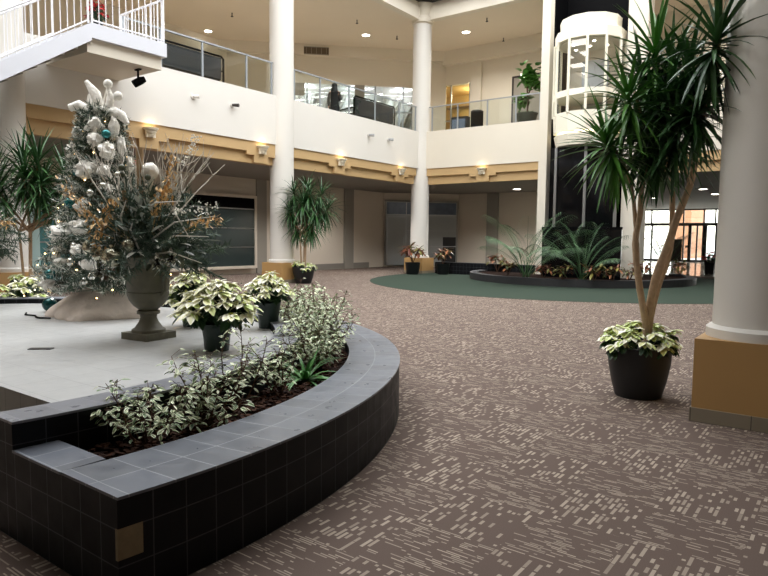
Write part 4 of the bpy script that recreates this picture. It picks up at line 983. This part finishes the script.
def croton(loc, label, h, seed, pot=None, mat='croton', n=42, group='red and yellow leaved plants'):
    q = random.Random(seed); t = thing('croton', loc, label, 'plant', group); z0 = 0
    if pot:
        m = MB(); m.lathe([(pot*.74, 0), (pot*.8, .02), (pot*.98, pot*1.5), (pot*1.03, pot*1.55), (pot*.92, pot*1.55), (pot*.9, pot*1.4)], 22); m.build('pot', 'potblack', t); z0 = pot*1.45
    s, f = MB(), MB()
    for k in range(5):
        az = GA*k; top = Vector((math.cos(az)*h*.3, math.sin(az)*h*.3, z0+h*q.uniform(.6, .85))); s.tube([(0, 0, z0-.02), top*.5+Vector((0, 0, z0*.5)), top], .012, 5)
        for i in range(n//4): f.leaf(top-Vector((0, 0, h*.3*i/(n//4))), sph(GA*i+k, q.uniform(-.2, 1.1)), h*q.uniform(.3, .45), h*.13, q.uniform(.5, 1.2), 3, q.choice((0, 0, 1)), prof=OV)
    s.build('stems', 'barkd', t); f.build('foliage', [mat, 'crotong'] if mat == 'croton' else [mat, 'croton'], t)
def on_planter(px, py): p = on_z(px, py, .18); return (p[0], p[1], .18)
areca(on_planter(526, 278.5), 'feathery palm before the white pillar, beside the elevator enclosure', 2.35, 1, 19, 1.1)
areca(on_planter(582, 281), 'feathery palm in front of the black elevator enclosure', 1.85, 2, 13, 1.1)
areca(on_planter(664, 273), 'feathery palm behind the stems of the tall palm', 2.0, 3, 16)
for i, (px, py, h, mt, lb) in enumerate([(497, 272, .75, 'croton', 'red-leaved plant at the outer end of the elevator planter'), (508, 275, .6, 'crotong', 'green and red plant just inside the elevator planter curb'), (543, 279.5, .6, 'croton', 'orange-leaved plant before the white tower pillar'), (563, 281, .55, 'crotong', 'small greenish plant between the two feathery palms'),
                                          (594, 282, .7, 'crotong', 'yellow-green spiky plant in front of the black enclosure'), (612, 282, .55, 'crotong', 'low green plant near the far tower pillar'), (641, 281, .7, 'croton', 'reddish plant between the stems of the tall palm'), (679, 276, .6, 'crotong', 'yellow-green plant at the planter end before the doors'), (629, 281.5, .5, 'crotong', 'low green plant behind the thin stem of the tall palm')]):
    croton(on_planter(px, py), lb, h, 100+i, None, mt)
D2 = float(np.dot(np.array([-.12, .12])-CAM[:2], _hd)); p = at_d(412.5, 270, D2-1.15); croton((p[0], p[1], 0), 'bushy red and green plant in black pot beside the corner column base', .95, 201, .3, 'croton', 60, 'potted plants at the corner column')
p = at_d(443, 270, D2-1.0); croton((p[0], p[1], 0), 'smaller reddish plant in black pot before the low black wall', .75, 202, .27, 'croton', 46, 'potted plants at the corner column')
p = on_z(709, 274, 0); poinsettia((p[0], p[1], 0), .4, .95, 210, 'red poinsettia just beside the huge column, near the doors', .5, .22, 9, 'red', 'red poinsettias', 'potblack')

# ------------------------------------------------------------------ Christmas tree
TX, TY, TH = 7.14, -17.47, 2.4
ct = thing('christmas_tree', (TX, TY, ZP), 'snow-flocked Christmas tree with white plumes on top, on a fur skirt', 'Christmas tree')
DT = float(np.dot(np.array([TX, TY])-CAM[:2], _hd))
q = random.Random(99)
def trad(z): return .69*max(0, 1-(z-.1)/2.42)**.9+.05+.13*max(0, 1-z/.9)
def sprig(g, w, p, d, L0, nn, wf, q, nl=.075):
    d = Vector(d).normalized(); p = Vector(p)
    for i in range(nn):
        u = i/nn; b = p+d*L0*u; v = (d*.7+Vector((q.gauss(0, 1), q.gauss(0, 1), q.gauss(0, 1))).normalized()).normalized()
        (w if q.random() < wf else g).needle(b, v, nl*q.uniform(.7, 1.2), .011)
g, w, wd = MB(), MB(), MB()
nb = 150
for i in range(nb):
    z = .3+2.04*(i/nb)**1.05; az = GA*i+q.uniform(-.2, .2); R_ = trad(z)*q.uniform(.74, .96)
    st = Vector((0, 0, z+.1*(R_))); en = Vector((R_*math.cos(az), R_*math.sin(az), z-.03*R_))
    wd.tube([st, en], [.012, .004], 4, caps=False); d = (en-st).normalized()
    for k in range(max(3, int(R_/.11))):
        u = .25+.75*(k+1)/max(3, int(R_/.11)); c = st.lerp(en, min(1, u))
        for sg in (-1, 0, 1):
            d2 = Vector((math.cos(az+sg*.8), math.sin(az+sg*.8), q.uniform(-.25, .3))); sprig(g, w, c, d2, .15, 24, .55 if u > .8 else .12, q)
wd.tube([(0, 0, 0), (0, 0, 2.35)], [.05, .012], 8); wd.build('trunk', 'barkd', ct); g.build('needles', 'fir', ct); w.build('frosted_needles', 'flockd', ct)
def tree_pt(px, py, out=0.02):
    """point on the camera-facing side of the tree's cone seen near (px, py)"""
    c = at_d(px, py, DT); z = c[2]-ZP; lat = np.dot((c[:2]-np.array([TX, TY])), _R[:2]); Rz = trad(max(.1, min(2.4, z)))
    dep = math.sqrt(max(0, Rz*Rz-lat*lat)); c = at_d(px, py, DT-dep-out)
    return Vector((c[0]-TX, c[1]-TY, c[2]-ZP))
puffs = [(95, 139, .1, .08), (72, 152, .07, .11), (86, 170, .14, .1), (67, 197, .06, .09), (66, 232, .2, .1), (80, 227, .12, .09), (92, 262, .14, .09), (84, 206, .1, .08), (114, 128, .07, .13), (121, 146, .06, .12), (58, 240, .07, .08), (110, 262, .09, .06), (95, 125, .11, .09), (107, 151, .1, .1), (47, 283, .09, .08), (60, 262, .08, .05), (60, 222, .06, .06), (130, 165, .05, .1), (74, 190, .07, .06), (104, 170, .08, .06), (110, 190, .06, .08), (78, 250, .09, .06), (56, 252, .06, .07), (98, 250, .08, .06)]
for i, (px, py, a_, b_) in enumerate(puffs):
    m = MB(); c = tree_pt(px, py, .05); m.blob((0, 0, 0), (a_*.85, a_*.8, b_*.85), i, .34, 16, 12); o = m.build('snow_tuft', 'puff', ct); o.location = c
plumes = [([(100, 116), (98, 104), (95, 93), (86, 81)], [.05, .085, .08, .03]), ([(104, 112), (96, 108), (91, 101), (90, 94)], [.07, .09, .07, .03]), ([(98, 116), (88, 110), (79, 105), (70, 108)], [.05, .07, .075, .06]), ([(106, 112), (110, 104), (110, 95), (108, 88)], [.05, .06, .045, .03]), ([(108, 112), (114, 112), (122, 116), (128, 124)], [.06, .08, .075, .03]), ([(99, 118), (90, 118), (85, 124)], [.06, .07, .04]), ([(84, 131), (76, 130), (73, 134)], [.06, .06, .03])]
for pts, rr in plumes:
    m = MB(); m.tube([Vector(at_d(x, y, DT-.1))-Vector((TX, TY, ZP)) for x, y in pts], [r*.72 for r in rr], 12); m.build('plume', 'puff', ct)
for px, py in ((108, 84), (118, 96)):
    m = MB(); c = Vector(at_d(px, py, DT-.1))-Vector((TX, TY, ZP)); m.ball(c, .05); m.tube([c, Vector((0, 0, 2.3))], .006, 5); m.build('plush_ball', 'puff', ct)
def ornament(px, py, r, mat, label, grp, out=.09):
    c = tree_pt(px, py, out)+Vector((TX, TY, ZP)); t = thing('christmas_bauble', c, label, 'bauble', grp)
    m = MB(); m.ball((0, 0, 0), r, 16, 10); b_ = m.build('ball', mat, t); m = MB(); m.tube([(0, 0, r*.95), (0, 0, r*1.2)], r*.22, 8); m.tube([(0, 0, r*1.2), (0, 0, r*1.7)], .003, 4); m.build('cap', 'silver', b_)
ornament(70, 203, .065, 'teal_orn', 'teal bauble on the tree beside the hanging palm leaves', 'teal baubles on the tree'); ornament(106, 134, .05, 'teal_orn', 'teal bauble high on the tree under the plumes', 'teal baubles on the tree')
ornament(77, 172, .05, 'teal_orn', 'teal bauble on the tree at mid height, beside a snow tuft', 'teal baubles on the tree'); ornament(50, 274, .06, 'teal_orn', 'teal bauble low on the tree beside the pale poinsettias', 'teal baubles on the tree'); ornament(71, 262, .05, 'silver', 'silver bauble low on the tree above the skirt', 'silver baubles on the tree')
for px, py in [(74, 246), (91, 276), (84, 281), (100, 215), (118, 175), (103, 186), (88, 240), (112, 205), (80, 214), (90, 193), (108, 240), (97, 232)]:
    ornament(px, py, .042, 'silver', 'small silver bauble among the tree needles', 'silver baubles on the tree', .07)
for px, py, sz, lb, mt in ((50, 301, .085, 'large dark teal bauble lying on the platform at the tree foot', 'tealdark'), (63.5, 301, .07, 'lighter teal bauble lying on the platform at the tree foot', 'teal_orn')):
    p = on_z(px, py+10.5, ZP); t = thing('christmas_bauble', (p[0], p[1], ZP+sz), lb, 'bauble', 'teal baubles on the platform')
    m = MB(); m.ball((0, 0, 0), sz, 20, 12); b_ = m.build('ball', mt, t); m = MB(); m.tube([(sz*.6, 0, sz*.7), (sz*.75, 0, sz*.86)], sz*.2, 8); m.build('cap', 'silver', b_)
m = MB()
for i in range(95):
    z = .18+2.05*q.random()**1.3; az = q.uniform(0, 6.28); R_ = trad(z)*q.uniform(.9, 1.06); m.ball((R_*math.cos(az), R_*math.sin(az), z), .0068, 6, 4)
lt = thing('fairy_lights', (TX, TY, ZP), 'string of tiny warm lights wound round the Christmas tree', 'fairy lights')
o = m.build('bulbs', 'bulb', lt); o['kind'] = 'stuff'
m = MB(); pts = [Vector((trad(.18+2.05*i/220)*.93*math.cos(i*.33), trad(.18+2.05*i/220)*.93*math.sin(i*.33), .18+2.05*i/220)) for i in range(220)]; m.tube(pts, .003, 3, caps=False); m.build('wire', 'fir', lt)
# fur skirt
m = MB(); n_ = 48; rings = [(.59, .0), (.595, .035), (.54, .1), (.44, .18), (.28, .28), (.1, .36)]
b = 0
for j, (r_, z_) in enumerate(rings):
    for k in range(n_):
        a = 2*PI*k/n_; wv = 1+(.07*math.sin(5*a+.6)+.04*math.sin(11*a))*(1-j/6); m.v.append((r_*wv*math.cos(a), r_*wv*math.sin(a), z_+(.018*math.sin(7*a) if 0 < j < 4 else 0)))
for j in range(5):
    for k in range(n_): k2 = (k+1) % n_; m.face((j*n_+k, j*n_+k2, (j+1)*n_+k2, (j+1)*n_+k), None, 0, True)
o = m.build('tree_skirt', 'fur', None, 80); o.location = (TX, TY, ZP); tag(o, 'pale fur skirt spread round the Christmas tree foot', 'tree skirt')
p = on_z(36, 318, ZP); m = MB(); m.tube([Vector((-.45, .1, .012)), Vector((-.3, .02, .012)), Vector((-.12, .05, .012)), Vector((0, 0, .012)), Vector((.1, -.01, .012)), Vector((.22, .05, .012))], .01, 6); o = m.build('power_cord', 'black'); o.location = (p[0], p[1], ZP); tag(o, 'black cord lying on the platform beside the fur skirt', 'cord')

# ------------------------------------------------------------------ urn and winter arrangement
u0 = on_z(149, 338, ZP)
UH = .75
def urn(loc, label):
    t = thing('urn', loc, label, 'urn', 'bronze urns on the platform', rz=.12)
    m = MB(); m.box(-.165, -.165, 0, .165, .165, .06); m.build('plinth', 'urn', t)
    m = MB(); m.lathe([(.15, .06), (.145, .085), (.12, .1), (.085, .15), (.07, .19), (.075, .215), (.1, .225), (.1, .25), (.08, .26)], 32); m.build('foot', 'urn', t)
    m = MB(); m.lathe([(.08, .26), (.13, .3), (.165, .35), (.18, .4), (.183, .42), (.175, .425), (.178, .43), (.186, .5), (.19, .62), (.195, .68), (.225, .715), (.235, .73), (.23, .75), (.2, .75), (.19, .7), (.01, .66)], 36); m.build('bowl', 'urn', t)
    for s_ in (1, -1):
        m = MB(); m.tube([(s_*.175, 0, .4), (s_*.225, 0, .45), (s_*.23, 0, .55), (s_*.19, 0, .6)], .014, 8); m.build('handle', 'urn', t)
    return t
urn((u0[0], u0[1], ZP), 'weathered bronze urn on the grey platform holding the winter arrangement')
def arrangement(loc, label, seed):
    q = random.Random(seed); t = thing('winter_arrangement', loc, label, 'flower arrangement', 'winter arrangements in urns')
    P = lambda r, f, z: RV*r+HV*f+Vector((0, 0, z))
    # fir boughs
    g, w = MB(), MB()
    for i in range(110):
        d = sph(GA*i, 1.35-1.75*(i/110)+q.uniform(-.1, .1)); ln = q.uniform(.32, .56)*(1.05 if d.z < .6 else .95)
        for k in range(4): sprig(g, w, d*ln*(.25+.25*k)+Vector((0, 0, .06)), d+Vector((q.gauss(0, .25), q.gauss(0, .25), q.gauss(0, .2)-.1)), .17, 26, .05, q, .085)
    g.build('fir_boughs', 'fir', t); w.build('frosted_needles', 'flockd', t)
    m = MB()
    for i in range(80):
        d = sph(q.uniform(0, 6.3), q.uniform(-.5, 1.2)); m.leaf(d*q.uniform(.22, .42)+Vector((0, 0, .05)), d+Vector((q.gauss(0, .4), q.gauss(0, .4), q.gauss(0, .4))), q.uniform(.1, .16), q.uniform(.045, .065), .5, 4, prof=OV, roll=q.uniform(-1, 1))
    m.build('magnolia_leaves', 'magnolia', t)
    m = MB()
    for i in range(70):
        d = sph(q.uniform(0, 6.3), q.uniform(-.3, 1.1)); m.leaf(d*q.uniform(.3, .5)+Vector((0, 0, .1)), d+Vector((q.gauss(0, .3), q.gauss(0, .3), .2)), q.uniform(.12, .2), .045, .4, 4, prof=OV)
    m.build('frosted_leaves', 'flockd', t)
    # gold sprays
    for (r, f, z, dr, dz, ln) in [(-.42, -.3, .38, -.5, .5, .36), (-.27, -.4, .2, .1, -.9, .26), (-.2, -.38, .3, .3, .7, .22), (.28, -.25, .55, .15, 1, .42), (.5, -.15, .28, 1, .1, .28), (.2, -.3, .4, .2, .6, .26)]:
        m = MB(); c0 = P(r, f, z); d = (RV*dr+Vector((0, 0, dz))).normalized(); m.tube([P(r*.3, f*.3, z*.3), c0], .006, 5)
        for i in range(70):
            u = q.random(); c = c0+d*ln*(u-.35)+Vector((q.gauss(0, .028), q.gauss(0, .028), q.gauss(0, .028))); m.leaf(c, d+Vector((q.gauss(0, .7), q.gauss(0, .7), q.gauss(0, .7))), .05, .022, .2, 2)
        m.build('gold_foliage', 'gold', t)
    # white twigs
    m = MB()
    for i in range(30):
        sd = -1 if i < 14 else 1; p = P(sd*q.uniform(.05, .2), q.uniform(-.15, .15), .2); d = (RV*sd*q.uniform(.02, .45)+HV*q.uniform(-.2, .2)+Vector((0, 0, 1))).normalized(); pts = [p]
        for k in range(5): d = (d+Vector((q.gauss(0, .12), q.gauss(0, .12), q.gauss(0, .06)))).normalized(); pts.append(pts[-1]+d*q.uniform(.12, .2))
        m.tube(pts, [.009, .008, .006, .005, .004, .002], 4)
        for k in (2, 3, 4):
            b0 = pts[k]; d2 = (d+Vector((q.gauss(0, .6), q.gauss(0, .6), .2))).normalized(); m.tube([b0, b0+d2*.1, b0+d2*.2+Vector((0, 0, .03))], [.004, .003, .0015], 4)
    for (r0, z0, r1, z1) in [(.05, .1, .72, .33), (.1, .05, .66, .16), (.1, .0, .6, -.06), (-.1, .05, -.02, .45), (.0, .0, .04, .3), (.0, .3, .45, .45), (.3, .4, .5, .15)]:
        m.tube([P(r0, -.15, z0), P((r0+r1)/2, -.42, (z0+z1)/2+.06), P(r1, -.4, z1)], [.009, .007, .003], 5)
    m.build('birch_twigs', 'twig', t)
    m = MB()
    for i in range(120):
        u = q.random(); c = P(.35+.38*u, -.35+q.gauss(0, .03), .36+.05*u+q.gauss(0, .025)) if i < 60 else P(.3+.16*u+q.gauss(0, .02), q.gauss(0, .05), .75+.3*u); m.ball(c, q.uniform(.005, .01), 5, 4)
    m.build('white_berry_sprays', 'puff', t)
    m = MB(); m.tube([P(-.02, -.05, .1), P(-.03, -.06, .93)], .032, 10); m.build('birch_log', 'birch', t)
    m = MB(); m.tube([P(-.1, -.12, .1), P(-.14, -.14, .55)], .02, 8); m.build('short_stick', 'birch', t)
    m = MB(); m.blob(P(.08, -.12, .72), (.075, .075, .07), 3, .1, 14, 10); m.build('plush_ball', 'puff', t)
    for (r, f, z, s_) in [(-.14, -.42, -.02, .085), (-.34, -.36, .06, .07), (-.02, -.38, .08, .055), (-.26, -.38, .0, .06)]:
        m = MB(); c = P(r, f, z); m.ball((0, 0, 0), s_, 18, 12); m.tube([(0, 0, s_*.9), (0, 0, s_*1.25)], s_*.2, 8); o = m.build('bell', 'bell', t); o.location = c
    for (r, z) in [(-.13, .68), (-.13, .74), (.09, .66)]:
        m = MB(); m.ball(P(r, -.2, z), .028, 10, 8); m.build('pine_cone', 'magnolia', t)
    for (r, z) in [(.22, -.06), (.34, -.02), (-.27, -.14)]:
        m = MB()
        for i in range(16): d = sph(GA*i, 1.2-2*(i/16)); m.leaf(P(r, -.36, z), d-HV*.4, .09, .045, .6, 3, prof=OV)
        m.build('silver_flower', 'silver', t)
    return t
arrangement((u0[0], u0[1], ZP+.76), 'winter arrangement of fir, gold sprays, bells and white twigs in bronze urn', 301)
v0 = at_d(-34, 300, 8.0)
uz = urn((v0[0], v0[1], ZP), 'second bronze urn at the platform edge beside the palm, mostly out of view')
arrangement((v0[0], v0[1], ZP+.76), 'second winter arrangement with gold sprays, partly cut by the photo edge', 302)

# ------------------------------------------------------------------ light: overcast sky through the skylight, low sun, lamps
w = bpy.data.worlds.new('sky'); sc.world = w; w.use_nodes = True; nt = w.node_tree; bg = nt.nodes['Background']
tc = N(nt, 'ShaderNodeTexCoord'); sx = N(nt, 'ShaderNodeSeparateXYZ'); L(nt, tc.outputs['Generated'], sx.inputs[0])
mr = N(nt, 'ShaderNodeMapRange', inp={'From Min': 0.0, 'From Max': .6}); L(nt, sx.outputs[2], mr.inputs[0])
L(nt, mix_rgb(nt, mr.outputs[0], (1.0, .95, .88, 1), (.95, .97, .98, 1)), bg.inputs['Color']); bg.inputs['Strength'].default_value = 7.6
def area(name, loc, sx_, sy_, e, col=(1, .9, .76), rot=(0, 0, 0)):
    l = bpy.data.lights.new(name, 'AREA'); l.shape = 'RECTANGLE'; l.size = sx_; l.size_y = sy_; l.energy = e; l.color = col
    o = bpy.data.objects.new(name, l); COL.objects.link(o); o.location = loc; o.rotation_euler = rot; return o
po = area('skylight_portal', ((OX0+OX1)/2, (SY0+1.3)/2, Z_ROOF+.62), OX1-OX0, 1.3-SY0, 1, (1, 1, 1)); po.data.cycles.is_portal = True
# lamps recessed in the ceilings
def pt(loc, e, col=(1, .88, .7), r=.1):
    l = bpy.data.lights.new('downlight_lamp', 'SPOT'); l.energy = e; l.color = col; l.shadow_soft_size = r; l.spot_size = 2.4; l.spot_blend = .6
    o = bpy.data.objects.new('downlight_lamp', l); COL.objects.link(o); o.location = loc
for y in (-11, -6.5, -2): pt((-2.0, y, Z_SOF-.03), 420, (1, .97, .93))
pt((1.0, 2.4, Z_SOF-.03), 420, (1, .97, .93)); pt((3.6, 3.0, Z_SOF-.03), 420, (1, .97, .93))
for x, y in ((-4.5, -11), (-4.5, -6), (-4.0, -1.5), (1.0, 2.0), (3.5, 2.2), (10, 2.2)): pt((x, y, Z_UC-.03), 330, (1, .93, .82))
for y in (9, 15, 21): pt((6, y, Z_SOF-.03), 30)
sc.view_settings.view_transform = 'Standard'; sc.view_settings.look = 'None'; sc.view_settings.gamma = 1.0; sc.view_settings.exposure = 0.0
sc.view_settings.use_curve_mapping = False
sc.cycles.use_denoising = True; sc.cycles.max_bounces = 8; sc.cycles.diffuse_bounces = 5; sc.cycles.transparent_max_bounces = 16
sc.cycles.sample_clamp_indirect = 6.0; sc.cycles.caustics_reflective = False; sc.cycles.caustics_refractive = False

# ------------------------------------------------------------------ camera
cd = bpy.data.cameras.new('camera'); cd.sensor_width = 36; cd.lens = FPX/768*36; cd.clip_start = .05; cd.clip_end = 300
co = bpy.data.objects.new('camera', cd); COL.objects.link(co)
from mathutils import Matrix
B = -CF
co.matrix_world = Matrix(((CR[0], CU[0], B[0], CAM[0]), (CR[1], CU[1], B[1], CAM[1]), (CR[2], CU[2], B[2], CAM[2]), (0, 0, 0, 1)))
sc.camera = co
